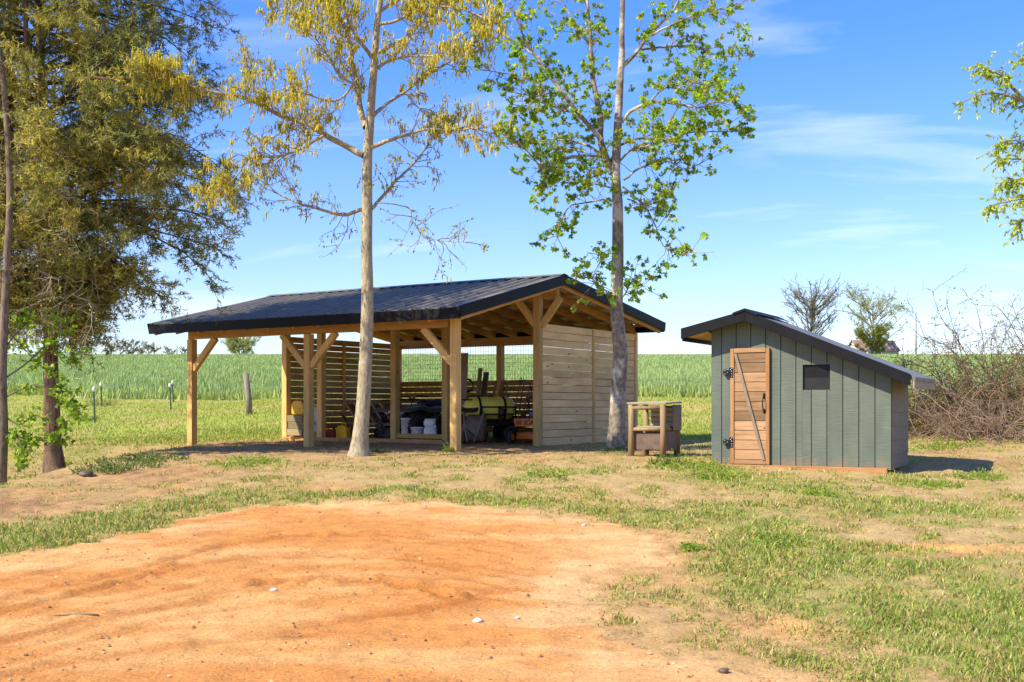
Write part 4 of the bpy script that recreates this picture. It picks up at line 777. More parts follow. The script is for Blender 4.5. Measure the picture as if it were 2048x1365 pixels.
MAPLE = (C([[0,0,0],[.34,.10,.04],[.55,.42,.0],[.24,.50,.05],[0,1.0,-.06],[-.24,.50,.05],[-.55,.42,.0],[-.34,.10,.04]]), [(0,1,2,3),(0,3,4,5),(0,5,6,7)])
OVAL = (C([[0,0,0],[.24,.4,.05],[0,1,-.05],[-.24,.4,.05]]), [(0,1,2,3)])
SPRIG = (C([[-.10,.12,.02],[.10,.12,-.02],[0,1,0]]), [(0,1,2,2)])
def leaves(pos, size, col, shape, dirs=None, flat=None):
    n = len(pos); y_ = nrm(dirs) if dirs is not None else rand_dir(n); r_ = rand_dir(n) if flat is None else nrm(flat + .6*rng.normal(0, 1, (n, 3))); x_ = nrm(np.cross(y_, r_)); z_ = np.cross(x_, y_)
    T, Fq = shape; V = pos[:, None] + size[:, None, None]*(T[None, :, :1]*x_[:, None]+T[None, :, 1:2]*y_[:, None]+T[None, :, 2:]*z_[:, None])
    k = len(T); q = [f for f in Fq if len(set(f)) == 4]; tr = [tuple(dict.fromkeys(f)) for f in Fq if len(set(f)) == 3]; o = (np.arange(n)*k)[:, None, None]
    return V.reshape(-1, 3), ((o+np.array(q)[None]).reshape(-1, 4) if q else np.zeros((0, 4), int)), (o+np.array(tr)[None]).reshape(-1, 3) if tr else None, np.repeat(col, k, 0)
def leafobj(name, parts, m_, parent, kind='stuff'):
    V = []; Q = []; T = []; Cc = []; o = 0
    for v, q, t3, c_ in parts:
        V.append(v); Q.append(q+o); Cc.append(c_)
        if t3 is not None: T.append(t3+o)
        o += len(v)
    me = mesh_np(name, np.concatenate(V), tris=np.concatenate(T) if T else None, quads=np.concatenate(Q), col=np.concatenate(Cc)); me.materials.append(m_)
    return tag(link(name, me, parent), kind='stuff')
def tubeobj(name, parts, m_, parent, colr=None):
    V, Q = join(parts); me = mesh_np(name, V, quads=Q, smoothf=True, col=None if colr is None else np.tile(C(colr), (len(V), 1))); me.materials.append(m_); ob = link(name, me, parent); return tag(ob, kind='stuff') if name != 'trunk' else ob
def vary(base, n, a=.35): 
    base = C(base); k = rng.integers(0, len(base), n) if base.ndim == 2 else None
    return (base[k] if k is not None else np.tile(base, (n, 1)))*(1-a+2*a*rng.random(n))[:, None]
def limb3d(pts, d0, d1, bend=0.15):                  # photograph points -> limb that also runs in depth
    m_ = len(pts); ds = np.linspace(d0, d1, m_) + np.array([0]+[rnd.uniform(-bend, bend) for _ in range(m_-1)]); return np.array([P(px, py, d) for (px, py), d in zip(pts, ds)])
def flare(path, r0, r1, n, fl=.7, ln=.35): 
    z = path[:, 2]-path[0, 2]; return np.linspace(r0, r1, n)*(1+fl*np.exp(-np.clip(z, 0, 9)/ln))

# ------------------------------------------------------------------ oak hung with yellow catkins
d0 = 17.8; sc = lambda L_: [(240+x_/2.437, y_/2.437) for x_, y_ in L_]
tr = [(718,912),(722,860),(727,800),(732,700),(735,600),(733,500)] + sc([(1205,1040),(1205,800),(1215,650),(1225,500),(1240,300),(1255,100),(1270,0)]) + [(764,-60),(770,-140),(772,-220)]
oak = thing('oak_tree', 'slim oak hung with yellow catkins in front of the barn', 'tree', (float(P(718,905,d0)[0]), d0, float(zg(P(718,905,d0)[0], d0))))
def obj_at(o, par): o.matrix_parent_inverse = Matrix.Translation(-Vector(par.location)); return o
trunk = spline(np.array([P(a, b_, d0) for a, b_ in tr]), 48); trunk[0, 2] -= .1
tp = [tubes(trunk[None], flare(trunk, .120, .024, 48, .85, .20)[None], 14)]
LIMB = [([(1185,760),(1100,710),(1000,660),(900,600),(780,560),(650,490),(540,460),(400,430),(250,380),(100,340)], -.7, .052, 1.0),
 ([(1000,660),(950,690),(850,750),(760,780),(640,790),(590,850),(540,900),(480,950)], -.9, .028, .9), ([(1205,1010),(1150,1030),(1080,1055),(980,1030),(880,1000),(760,950),(700,900)], .8, .036, .12),
 ([(1225,1020),(1280,960),(1350,880),(1440,790),(1500,700),(1550,600)], .9, .030, .25), ([(1220,720),(1300,690),(1400,660),(1480,635),(1600,640),(1700,635),(1780,660)], -.6, .036, .6),
 ([(1200,620),(1170,540),(1150,400),(1120,280),(1100,170),(1060,80),(1010,0),(960,-90)], .5, .055, .7), ([(1230,570),(1290,520),(1400,450),(1500,380),(1600,320),(1680,260),(1760,200)], 1.2, .032, .55),
 ([(1250,330),(1330,290),(1450,275),(1560,270),(1650,240)], -1.0, .030, .6), ([(1245,260),(1320,220),(1420,160),(1500,60),(1540,-30),(1600,-120)], .6, .036, .8), ([(1235,290),(1170,200),(1120,120),(1090,60),(1050,0),(1000,-100)], -.9, .034, .8),
 ([(1150,420),(1060,360),(1020,280),(960,200),(900,150)], -.5, .022, .8), ([(780,560),(720,480),(690,380),(650,340),(590,300)], .7, .020, .45), ([(1160,380),(1080,470),(1000,480),(900,440),(840,420)], -1.1, .020, .6),
 ([(1255,120),(1340,110),(1450,60),(1560,40),(1700,60),(1800,110)], -.9, .028, 1.0), ([(1100,180),(1000,110),(900,30),(820,10)], .4, .024, .9), ([(1400,460),(1480,540),(1560,580),(1640,560)], .3, .016, .5), ([(1260,60),(1400,-20),(1560,-60),(1750,-40)], .7, .03, 1.0),
 ([(640,790),(700,700),(800,640),(880,640)], .4, .012, .1), ([(880,1000),(820,900),(780,820)], .9, .012, .1), ([(1250,990),(1400,1010),(1430,1080),(1520,1160),(1680,1170)], -.7, .010, .03)]
lp = []
for pts, dd, r_, cat in LIMB:
    a = spline(limb3d(sc(pts), d0+(0 if pts[0][0] > 1150 and pts[0][0] < 1270 else dd*.4), d0+dd), 22); a += np.cumsum(rng.normal(0, .006, a.shape), 0); lp.append((a, r_, cat)); tp.append(tubes(a[None], np.linspace(r_, r_*.22, 22)[None], 7))
obj_at(tubeobj('trunk', tp, M['oak_bark'], oak), oak)
tw = []; cps = []; bps = []
for a, r_, cat in lp:
    ll = np.linalg.norm(np.diff(a, axis=0), axis=1).sum(); n1_ = int(ll*(6+8*cat))+4
    p, tg, u = along(a[None], n1_, .18, 1.0); dr = nrm(tg*.9 + rand_dir(len(p))*.85 + C([0, 0, .18])); t1 = grow(p, dr, (.22+.5*rng.random(len(p)))*(1-.3*u), 6, .22, .02)
    p2, tg2, u2 = along(t1, 3, .25, 1.0); t2 = grow(p2, nrm(tg2+rand_dir(len(p2))*.8), .10+.24*rng.random(len(p2)), 4, .25, .03)
    tw += [tubes(t1, np.linspace(.0075, .003, 6)[None]*np.ones((len(t1), 1)), 4), tubes(t2, np.linspace(.0045, .002, 4)[None]*np.ones((len(t2), 1)), 3)]
    e_ = np.concatenate([t2[:, -1], t1[:, -1], along(t2, 2, .3, 1)[0]]); tip = np.concatenate([u2, u, np.repeat(u2, 2)])*0+1
    uu = np.concatenate([np.repeat(u, 3), u, np.repeat(np.repeat(u, 3), 2)]); k = rng.random(len(e_)) < cat*np.clip(.25+uu*.95, 0, 1); cps.append(e_[k]); bps.append(e_[~k])
obj_at(tubeobj('twigs', tw, M['twigcol'], oak, (.24, .165, .10)), oak)
cp = np.concatenate(cps); bp = np.concatenate(bps); cp = np.repeat(cp, 4, 0) + rng.normal(0, .035, (len(cp)*4, 3)); n = len(cp); print('catkins', n)
cat_p = grow(cp, np.tile(C([0, 0, -1.]), (n, 1))+rng.normal(0, .18, (n, 3)), .035+.095*rng.random(n), 4, .15, .3); V, Q = tubes(cat_p, np.tile(C([.005, .0085, .008, .003]), (n, 1))*(.75+.65*rng.random(n))[:, None], 3)
cc_ = np.repeat(vary([[.74,.60,.07],[.84,.72,.13],[.62,.52,.05],[.60,.60,.08]], n, .2), 12, 0)
lf = leaves(cp[::2], .035+.035*rng.random(len(cp[::2])), vary([[.52,.53,.06],[.60,.57,.09],[.40,.44,.05]], len(cp[::2]), .25), OVAL)
bl = leaves(np.repeat(bp, 2, 0)+rng.normal(0, .012, (len(bp)*2, 3)), .022+.038*rng.random(len(bp)*2), vary([[.42,.33,.10],[.38,.37,.08],[.36,.22,.09],[.30,.33,.06]], len(bp)*2, .3), OVAL, np.tile(C([0, 0, -1.]), (len(bp)*2, 1))+.8*rng.normal(0, 1, (len(bp)*2, 3)))
obj_at(leafobj('crown', [(V, Q, None, cc_), lf, bl], M['leaf'], oak), oak)

# ------------------------------------------------------------------ maple with bunches of green leaves
d0 = 20.3; sc2 = lambda L_: [(880+x_/2.132, y_/2.132) for x_, y_ in L_]
tr = [(1231,908),(1233,860),(1236,790),(1241,710),(1237,665),(1233,620)] + sc2([(754,1240),(758,1100),(758,950),(757,860),(750,780),(750,700),(757,560),(763,450),(768,350),(775,250),(775,150),(778,50),(780,-60)]) + [(1248,-90),(1252,-160)]
map_ = thing('maple_tree', 'maple with grey trunk and bunches of fresh green leaves beside the gable wall', 'tree', (float(P(1231,905,d0)[0]), d0, float(zg(P(1231,905,d0)[0], d0))))
trunk = spline(np.array([P(a, b_, d0) for a, b_ in tr]), 50); trunk[0, 2] -= .1; tp = [tubes(trunk[None], flare(trunk, .146, .026, 50, .45, .3)[None], 14)]
LIMB = [([(735,740),(710,680),(690,600),(690,500),(665,380),(650,280),(645,150),(635,0),(630,-120)], .5, .075, .8), ([(690,600),(640,540),(580,470),(520,390),(470,320),(420,250),(370,170),(330,80),(300,0)], -.7, .048, 1), ([(705,690),(640,630),(560,605),(470,595),(400,600),(300,560)], .9, .030, 1.2),
 ([(690,670),(600,665),(520,680),(440,720),(350,640),(260,620)], -1.1, .026, 1.2), ([(470,330),(430,345),(350,320),(230,300),(130,290)], -.5, .022, .9), ([(655,300),(640,190),(590,120),(550,40),(520,-30)], .8, .034, .7), ([(775,520),(820,470),(900,435),(1000,440),(1100,460),(1180,440),(1280,470)], -.8, .036, 1.1),
 ([(778,280),(830,240),(900,150),(960,90),(1010,30),(1050,-60)], .6, .042, .9), ([(860,215),(960,200),(1080,200),(1200,240),(1320,235)], 1.2, .024, 1.1), ([(785,770),(850,720),(950,690),(1050,730),(1140,690)], .5, .022, 1.1), ([(780,800),(830,850),(880,900),(920,980),(950,1060),(1010,1090),(1065,1080)], -.6, .018, .9),
 ([(730,850),(650,855),(570,865),(520,930),(510,1010)], -.4, .018, .8), ([(735,1270),(690,1235),(640,1195),(665,1120),(620,1070)], -.5, .012, 1.0), ([(760,1290),(800,1240),(830,1190),(880,1220)], -.6, .011, 1.0), ([(765,620),(850,590),(950,600),(1050,570),(1150,560),(1260,560)], .9, .024, 1.2),
 ([(755,700),(820,640),(900,620),(980,520),(1060,360),(1150,350)], -1.2, .022, 1.1), ([(900,150),(1000,110),(1120,60),(1300,20)], -.6, .022, .9), ([(600,490),(520,470),(420,440),(300,490)], 1.2, .022, 1.1), ([(520,390),(430,400),(340,390)], -1.3, .018, 1.0), ([(560,605),(480,660),(420,730)], .6, .014, 1.0),
 ([(735,800),(660,780),(560,740),(470,790)], 1.0, .018, 1.0), ([(900,435),(960,380),(1060,390),(1200,380),(1300,480)], .4, .018, 1.1), ([(420,250),(330,200),(220,130),(120,60)], .4, .022, .8), ([(560,605),(600,680),(640,740)], -1.0, .012, .9), ([(800,850),(870,880),(930,830),(1000,800)], .8, .012, .9)]
lp = []
for pts, dd, r_, dn in LIMB:
    a = spline(limb3d(sc2(pts), d0+(0 if 700 < pts[0][0] < 795 else dd*.35), d0+dd), 22); a += np.cumsum(rng.normal(0, .006, a.shape), 0); lp.append((a, r_, dn)); tp.append(tubes(a[None], np.linspace(r_, r_*.2, 22)[None], 7))
obj_at(tubeobj('trunk', tp, M['maple_bark'], map_), map_)
tw = []; ends = []
for a, r_, dn in lp:
    ll = np.linalg.norm(np.diff(a, axis=0), axis=1).sum(); n1_ = int(ll*11*dn)+5
    p, tg, u = along(a[None], n1_, .15, 1.0); t1 = grow(p, nrm(tg*.8+rand_dir(len(p))*.9+C([0, 0, .12])), (.2+.42*rng.random(len(p))), 6, .2, .03)
    p2, tg2, u2 = along(t1, 2, .35, 1.0); t2 = grow(p2, nrm(tg2+rand_dir(len(p2))*.8), .08+.18*rng.random(len(p2)), 4, .2, .05)
    tw += [tubes(t1, np.linspace(.007, .003, 6)[None]*np.ones((len(t1), 1)), 4), tubes(t2, np.linspace(.004, .002, 4)[None]*np.ones((len(t2), 1)), 3)]; ends += [t2[:, -1], t1[:, -1]]
obj_at(tubeobj('twigs', tw, M['twigcol'], map_, (.30, .24, .18)), map_)
en = np.concatenate(ends); en = en[rng.random(len(en)) < .93]; print('maple bunches', len(en))
per = 13; cs = np.repeat(vary([[.26,.42,.025],[.33,.49,.03],[.41,.55,.04],[.18,.31,.022],[.40,.41,.04]], len(en), .2), per, 0); pos = np.repeat(en, per, 0); n = len(pos)
dl_ = nrm(rand_dir(n)+C([0, 0, -.55])); pos = pos + nrm(rand_dir(n))*.065*rng.random((n, 1))
obj_at(leafobj('crown', [leaves(pos, (.034+.045*rng.random(n)), cs*(.75+.5*rng.random(n))[:, None], MAPLE, dl_)], M['leaf'], map_), map_)

# ------------------------------------------------------------------ big cedar at the left
d0 = 19.2; cx0 = float(P(107, 955, d0)[0]); ced = thing('cedar_tree', 'large dark cedar with drooping sprays and shaggy brown trunk', 'tree', (cx0, d0, float(zg(cx0, d0))))
tr = [(112,968),(108,930),(105,860),(102,760),(101,640),(106,500),(98,350),(86,200),(78,50),(72,-200),(70,-420)]
trunk = spline(np.array([P(a, b_, d0+.12*math.sin(i)) for i, (a, b_) in enumerate(tr)]), 44); tp = [tubes(trunk[None], flare(trunk, .162, .03, 44, .55, .33)[None], 14)]
st2 = spline(np.array([P(a, b_, d) for a, b_, d in ((100,640,d0),(88,540,d0-.15),(70,400,d0-.35),(55,200,d0-.5),(50,-100,d0-.6))]), 24); tp.append(tubes(st2[None], np.linspace(.075, .03, 24)[None], 10))
env = lambda py: np.interp(py, [-420,-200,0,100,200,300,400,450,520,580,660], [.35,2.2,2.85,2.6,3.15,3.35,3.1,2.3,1.2,.8,.5])
lim = []
for k in range(215):
    py = -400+1020*rng.random(); az = rng.random()*2*np.pi; qa = rng.random(); az = az if qa < .40 else (rng.uniform(-1.1, .9) if qa < .75 else rng.uniform(2.2, 4.2)); py = py if rng.random() < .75 else rng.uniform(180, 480); s = np.interp(py, np.array([b_ for a, b_ in tr])[::-1], np.arange(len(tr))[::-1])/(len(tr)-1); b0 = trunk[int(np.clip(s*43, 0, 43))]
    L_ = env(py)*(.72+.36*rng.random())
    dr = C([np.cos(az), np.sin(az), .28+.2*rng.random()-.25*(py > 380)]); a = grow(b0[None], dr[None], C([L_]), 9, .10, .075)[0]; lim.append(a)
lim = np.stack(lim); tp.append(tubes(lim, np.linspace(.030, .006, 9)[None]*np.ones((len(lim), 1)), 5)); obj_at(tubeobj('trunk', tp, M['cedar_bark'], ced), ced)
p, tg, u = along(lim, 25, .15, 1.0); b1 = grow(p, nrm(tg*.8+rand_dir(len(p))*.9), .25+.5*rng.random(len(p)), 6, .2, .06)
p2, tg2, u2 = along(b1, 7, .15, 1.0); b2 = grow(p2, nrm(tg2*.8+rand_dir(len(p2))*.9+C([0, 0, -.05])), .09+.15*rng.random(len(p2)), 4, .2, .05)
obj_at(tubeobj('twigs', [tubes(b1, np.linspace(.007, .0025, 6)[None]*np.ones((len(b1), 1)), 3)], M['twigcol'], ced, (.13, .085, .055)), ced)
p3, tg3, u3 = along(b2, 13, .0, 1.0); n = len(p3); print('cedar sprigs', n); br_ = np.repeat(np.repeat(np.repeat(rng.random(len(lim)), 25)*.5+.5*rng.random(len(b1)), 7), 13)
cl_ = np.where((br_ < .3)[:, None], C([.48,.42,.09]), np.where((br_ < .62)[:, None], C([.32,.31,.075]), C([.20,.215,.06])))
obj_at(leafobj('crown', [leaves(p3, (.055+.055*rng.random(n)), cl_*(.65+.7*rng.random(n))[:, None], SPRIG, nrm(tg3*.7+.75*rng.normal(0, 1, (n, 3))))], M['needle'], ced), ced)
# tangle of bare vine stems over its near side
vs = np.array([P(px, py, d) for px, py, d in zip(rng.uniform(-40, 190, 150), rng.uniform(260, 680, 150), rng.uniform(17.2, 18.8, 150))]); v1 = grow(vs, rand_dir(150, -.2), .5+.7*rng.random(150), 9, .33, .04); p, tg, u = along(v1, 7, .1, 1); v2 = grow(p, nrm(tg+rand_dir(len(p))), .12+.3*rng.random(len(p)), 5, .3, .05)
vine = thing('vine', 'tangle of pale bare vine stems hanging on the cedar', 'vine', (cx0, d0-.6, float(zg(cx0, d0)))); obj_at(tubeobj('stems', [tubes(v1, np.linspace(.007, .003, 9)[None]*np.ones((len(v1), 1)), 4), tubes(v2, np.linspace(.004, .002, 5)[None]*np.ones((len(v2), 1)), 3)], M['twigcol'], vine, (.36, .29, .18)), vine)
e_ = v2[:, -1]; e_ = np.repeat(e_[rng.random(len(e_)) < .75], 3, 0)+rng.normal(0, .03, (0, 3)) if False else np.repeat(e_[rng.random(len(e_)) < .8], 3, 0); e_ = e_+rng.normal(0, .035, e_.shape)
obj_at(leafobj('leaves', [leaves(e_, .035+.03*rng.random(len(e_)), vary([[.42,.34,.05],[.30,.30,.05],[.50,.36,.05],[.20,.24,.04]], len(e_), .3), OVAL)], M['leaf'], vine), vine)
# slim grey tree at the frame edge with low leafy shoots
d1 = 17.0; gxp = float(P(2, 1000, d1)[0]); gt = thing('young_maple', 'slim grey trunk at the left edge with low bright green leaves', 'tree', (gxp, d1, float(zg(gxp, d1))))
tr = [(-2,1012),(2,950),(6,860),(4,760),(8,650),(14,520),(20,380),(10,200),(-10,0),(-20,-200)]; trunk = spline(np.array([P(a, b_, d1) for a, b_ in tr]), 36); trunk[0, 2] = float(zg(trunk[0, 0], trunk[0, 1]))-.08; tp = [tubes(trunk[None], flare(trunk, .085, .03, 36, .3, .25)[None], 12)]
sh = [];
for pts, dd in (([(4,800),(40,780),(80,770),(130,800),(158,825)], -.4), ([(5,760),(50,730),(100,690),(140,720),(160,700)], .5), ([(6,830),(40,850),(70,830),(110,850),(140,840)], -.2), ([(6,700),(40,660),(70,640),(110,660),(140,640)], .6), ([(3,880),(30,870),(45,900),(40,940)], -.3), ([(6,650),(40,690),(90,740),(130,780)], .9), ([(5,860),(60,880),(120,870)], .2)):
    a = spline(limb3d(pts, d1, d1+dd, .06), 14); sh.append(a); tp.append(tubes(a[None], np.linspace(.014, .004, 14)[None], 5))
obj_at(tubeobj('trunk', tp, M['dark_bark'], gt), gt)
p, tg, u = along(np.stack(sh), 22, .12, 1); t1 = grow(p, nrm(tg+rand_dir(len(p))), .06+.18*rng.random(len(p)), 4, .2, .04); en = t1[:, -1]; per = 7; pos = np.repeat(en, per, 0); pos = pos+rng.normal(0, .03, pos.shape); n = len(pos)
obj_at(tubeobj('twigs', [tubes(t1, np.linspace(.004, .002, 4)[None]*np.ones((len(t1), 1)), 3)], M['twigcol'], gt, (.28, .22, .15)), gt)
obj_at(leafobj('crown', [leaves(pos, .05+.045*rng.random(n), vary([[.20,.33,.03],[.29,.43,.035],[.13,.23,.025],[.36,.47,.05]], n, .25), MAPLE, nrm(rand_dir(n)+C([0, 0, -.4])))], M['leaf'], gt), gt)

# ------------------------------------------------------------------ tree leaning in from the right edge
d2 = 17.0; rx = float(P(2210, 900, d2)[0]); rt = thing('elm_tree', 'pale green leafy branches of a tree reaching in at the right edge', 'tree', (rx, d2, float(zg(rx, d2))))
trunk = spline(np.array([P(a, b_, d2) for a, b_ in ((2210,905),(2205,760),(2200,560),(2190,350),(2185,150),(2190,-100))]), 30); trunk[0, 2] = float(zg(trunk[0, 0], trunk[0, 1]))-.1; tp = [tubes(trunk[None], flare(trunk, .13, .04, 30)[None], 12)]; lim = []
for pts, dd in (([(2192,400),(2130,300),(2060,215),(2010,190),(1960,190),(1920,208)], -.3), ([(2060,215),(2020,170),(2000,150),(1952,132)], -.3), ([(2190,480),(2120,380),(2060,300),(2020,280),(1990,300)], .3), ([(2195,520),(2120,440),(2060,400),(2010,405),(1980,412)], -.5), ([(2196,560),(2120,490),(2060,440),(2030,455)], .2), ([(2188,300),(2140,240),(2080,130),(2040,120)], .4), ([(2188,330),(2120,330),(2050,320),(1998,318)], .0), ([(2190,380),(2100,370),(2030,360),(2010,370)], -.2)):
    a = spline(limb3d(pts, d2, d2+dd, .1), 16); lim.append(a); tp.append(tubes(a[None], np.linspace(.03, .006, 16)[None], 6))
obj_at(tubeobj('trunk', tp, M['grey_bark'], rt), rt); p, tg, u = along(np.stack(lim), 44, .3, 1); t1 = grow(p, nrm(tg*.8+rand_dir(len(p))+C([0, 0, -.25])), .08+.26*rng.random(len(p)), 5, .18, .10); p2, tg2, u2 = along(t1, 14, .1, 1); n = len(p2)
obj_at(tubeobj('twigs', [tubes(t1, np.linspace(.005, .002, 5)[None]*np.ones((len(t1), 1)), 3)], M['twigcol'], rt, (.24, .19, .12)), rt)
obj_at(leafobj('crown', [leaves(p2, .04+.045*rng.random(n), vary([[.54,.62,.07],[.46,.58,.08],[.36,.48,.09],[.60,.60,.08]], n, .25), OVAL, nrm(tg2+rand_dir(n)*.8+C([0, 0, -.3])))], M['leaf'], rt), rt)

# ------------------------------------------------------------------ bare brambles on the right
def bramble(name, label, cat, base, n, ln, up, sub, colr, leafc=None, nl=0, spread=.8, arch=.13):
    b0 = P(*base); b0[2] = float(zg(b0[0], b0[1])); t_ = thing(name, label, cat, tuple(b0)); st = b0+np.stack([rng.normal(0, spread, n), rng.normal(0, spread*.7, n), 0*np.arange(n)], -1); st[:, 2] = zg(st[:, 0], st[:, 1])-.03
    az = rng.random(n)*2*np.pi; dr = np.stack([np.cos(az)*.6, np.sin(az)*.6, up+.3*rng.random(n)], -1); s1 = grow(st, dr, ln*(.55+.6*rng.random(n)), 12, .14, arch); p, tg, u = along(s1, sub, .15, 1); s2 = grow(p, nrm(tg+rand_dir(len(p))*.9), ln*(.10+.22*rng.random(len(p))), 6, .25, .05); p3, tg3, u3 = along(s2, 3, .2, 1); s3 = grow(p3, nrm(tg3+rand_dir(len(p3))), ln*(.04+.08*rng.random(len(p3))), 4, .3, .03)
    obj_at(tubeobj('stems', [tubes(s1, np.linspace(.012, .004, 12)[None]*np.ones((n, 1)), 4), tubes(s2, np.linspace(.006, .0025, 6)[None]*np.ones((len(s2), 1)), 3)], M['twigcol'], t_, colr), t_)
    obj_at(tubeobj('twigs', [tubes(s3, np.linspace(.004, .002, 4)[None]*np.ones((len(s3), 1)), 3)], M['twigcol'], t_, tuple(x_*.8 for x_ in colr)), t_)
    if nl: 
        e_ = s3[:, -1]; e_ = np.repeat(e_[rng.random(len(e_)) < nl], 3, 0); e_ = e_+rng.normal(0, .04, e_.shape); obj_at(leafobj('leaves', [leaves(e_, .03+.04*rng.random(len(e_)), vary(leafc, len(e_), .3), OVAL)], M['leaf'], t_), t_)
    return t_
bramble('bramble_bush', 'brown leafless bramble bush right behind the coop', 'bush', (1915, 868, 22.5), 90, 2.0, .9, 10, (.19, .125, .075), [[.28,.26,.05],[.22,.27,.05],[.30,.2,.08]], .32, .55)
bramble('bramble_bush', 'tall bare shrub with arching stems at the right edge', 'bush', (2020, 868, 22.0), 105, 2.75, 1.2, 11, (.19, .12, .07), [[.30,.32,.05],[.22,.28,.05],[.36,.34,.06]], .32, .60, .095)
bramble('brush_pile', 'low grey tan pile of dead brush at the right edge', 'brush pile', (2025, 880, 20.2), 110, 1.5, .35, 8, (.27, .19, .125), None, 0, .62, .05)
bramble('bramble_bush', 'small brown bramble clump touching the coop roof end', 'bush', (1858, 860, 24.0), 34, 1.7, 1.1, 8, (.22, .15, .10), [[.18,.2,.04]], .1, .4)

# ------------------------------------------------------------------ trees on the skyline
def fartree(name, label, px, py0, py1, wpx, d, leafc, dens, group=None, bare=False, shape=1.0, cat='tree', barkc=(.22,.17,.13)):
    b0 = P(px, py0, d); t1_ = P(px, py1, d); H = t1_[2]-b0[2]; Wd = wpx/F*d/2; t_ = thing(name, label, cat, tuple(b0), 0, group); tk_ = grow(b0[None], C([[0, 0, 1.]]), C([H*.93]), 10, .04, 0); lim = []
    nl = 60 if bare and dens < .5 else (14 if wpx < 40 else 30)
    s = np.sort(.16+.8*rng.random(nl)); st = tk_[0][np.clip((s*9).astype(int), 0, 9)]; az = rng.random(nl)*2*np.pi; w_ = Wd*np.sqrt(np.clip(1-((s-.55)/.60)**2, .05, 1))**shape
    l1 = grow(st, np.stack([np.cos(az), np.sin(az), .6+.4*rng.random(nl)], -1), w_*(1.25+.5*rng.random(nl)), 7, .10, -.02); p, tg, u = along(l1, 9, .2, 1); l2 = grow(p, nrm(tg+rand_dir(len(p))*.7+C([0, 0, .2])), Wd*(.12+.28*rng.random(len(p))), 5, .2, 0); p3, tg3, u3 = along(l2, 4, .2, 1); l3 = grow(p3, nrm(tg3+rand_dir(len(p3))*.8), Wd*(.06+.12*rng.random(len(p3))), 4, .2, 0)
    f = d/300.*(1.5 if bare else 1); pr = [tubes(tk_, np.linspace(H*.022, H*.005, 10)[None], 7), tubes(l1, np.linspace(.10*f, .035*f, 7)[None]*np.ones((nl, 1)), 4), tubes(l2, np.linspace(.045*f, .018*f, 5)[None]*np.ones((len(l2), 1)), 3)]
    if bare: pr.append(tubes(l3, np.linspace(.026*f, .012*f, 4)[None]*np.ones((len(l3), 1)), 3))
    obj_at(tubeobj('trunk', pr, M['twigcol'], t_, barkc), t_)
    if dens:
        e_ = np.concatenate([l3[:, -1], l3[:, 1], along(l2, 2)[0]]); e_ = e_[rng.random(len(e_)) < min(1, dens)]; e_ = np.repeat(e_, max(1, int(dens*2)), 0); e_ = e_+rng.normal(0, Wd*.035, e_.shape); n_ = len(e_)
        obj_at(leafobj('crown', [leaves(e_, Wd*(.045+.05*rng.random(n_)), vary(leafc, n_, .3), OVAL)], M['leaf'], t_), t_)
    return t_
fartree('bare_tree', 'large leafless grey tree on the skyline above the coop roof', 1618, 720, 585, 105, 300., [[.36,.33,.12]], .10, bare=True, barkc=(.17,.14,.105))
fartree('pale_tree', 'thin tree with pale spring leaves behind the farmhouse', 1750, 715, 600, 110, 312., [[.40,.42,.12],[.33,.38,.11]], .8, bare=True, barkc=(.30,.27,.18))
fartree('round_bush', 'round yellow green bush in front of the farmhouse', 1742, 716, 674, 66, 300., [[.24,.26,.04],[.30,.30,.05],[.17,.20,.035]], 2.5, cat='bush')
fartree('pale_tree', 'rounded pale green tree on the skyline under the barn eave', 482, 730, 683, 60, 290., [[.42,.41,.14],[.35,.37,.12]], 2.5)
G = 'distant trees on the left skyline'
for px, y1, wd_, lc, lb in ((240, 676, 22, [[.10,.13,.05]], 'leftmost tall pine of the distant pair on the skyline'), (266, 680, 24, [[.10,.13,.05]], 'right one of the distant pair of tall pines'), (252, 690, 30, [[.20,.16,.08]], 'low brown tree between the distant pines'), (297, 688, 22, [[.34,.30,.18]], 'pale bare looking distant tree right of the pines'), (309, 696, 24, [[.13,.16,.05]], 'round dark green distant tree right of the pale one'), (340, 699, 22, [[.15,.18,.06]], 'low green distant tree left of the dark pole'), (368, 700, 18, [[.13,.15,.05]], 'small dark distant tree touching the left barn post'), (222, 694, 26, [[.18,.16,.07]], 'distant brownish tree behind the cedar sprays'), (282, 698, 20, [[.2,.2,.08]], 'small olive distant tree just right of the pines')):
    fartree('far_tree', lb, px, 716, y1, wd_, 300., lc, 1.6, G)

# ------------------------------------------------------------------ weeds and small leafy clumps, stones and sticks
def weed(label, px, py, r_, h_, n, colr, nm='weed_clump', grp=None, broad=False):
    x_, y_ = unproj(px, py); t0 = thing(nm, label, 'weeds', (float(x_), float(y_), float(zg(x_, y_)))); q = np.sqrt(rng.random(n))*r_; a = rng.random(n)*2*np.pi; st = np.stack([x_+q*np.cos(a), y_+q*np.sin(a), 0*q], -1); st[:, 2] = zg(st[:, 0], st[:, 1])-.01
    s1 = grow(st, np.stack([np.cos(a)*.4, np.sin(a)*.4, 1+0*a], -1)+.3*rng.normal(0, 1, (n, 3)), h_*(.4+.7*rng.random(n))*(1-.4*q/r_), 5, .15, .03); p, tg, u = along(s1, 7, .1, 1); m_ = len(p)
    obj_at(tubeobj('stems', [tubes(s1, np.linspace(.004, .002, 5)[None]*np.ones((n, 1)), 3)], M['twigcol'], t0, tuple(C(colr[0])*.8)), t0); obj_at(leafobj('leaves', [leaves(p, (.05 if broad else .032)*(.6+.8*rng.random(m_)), vary(colr, m_, .3), OVAL, nrm(rand_dir(m_)+C([0, 0, .5])))], M['leaf'], t0), t0)
LG = [[.28,.38,.05],[.36,.44,.06],[.20,.30,.04]]; DG = [[.10,.17,.035],[.14,.22,.04],[.18,.24,.05]]
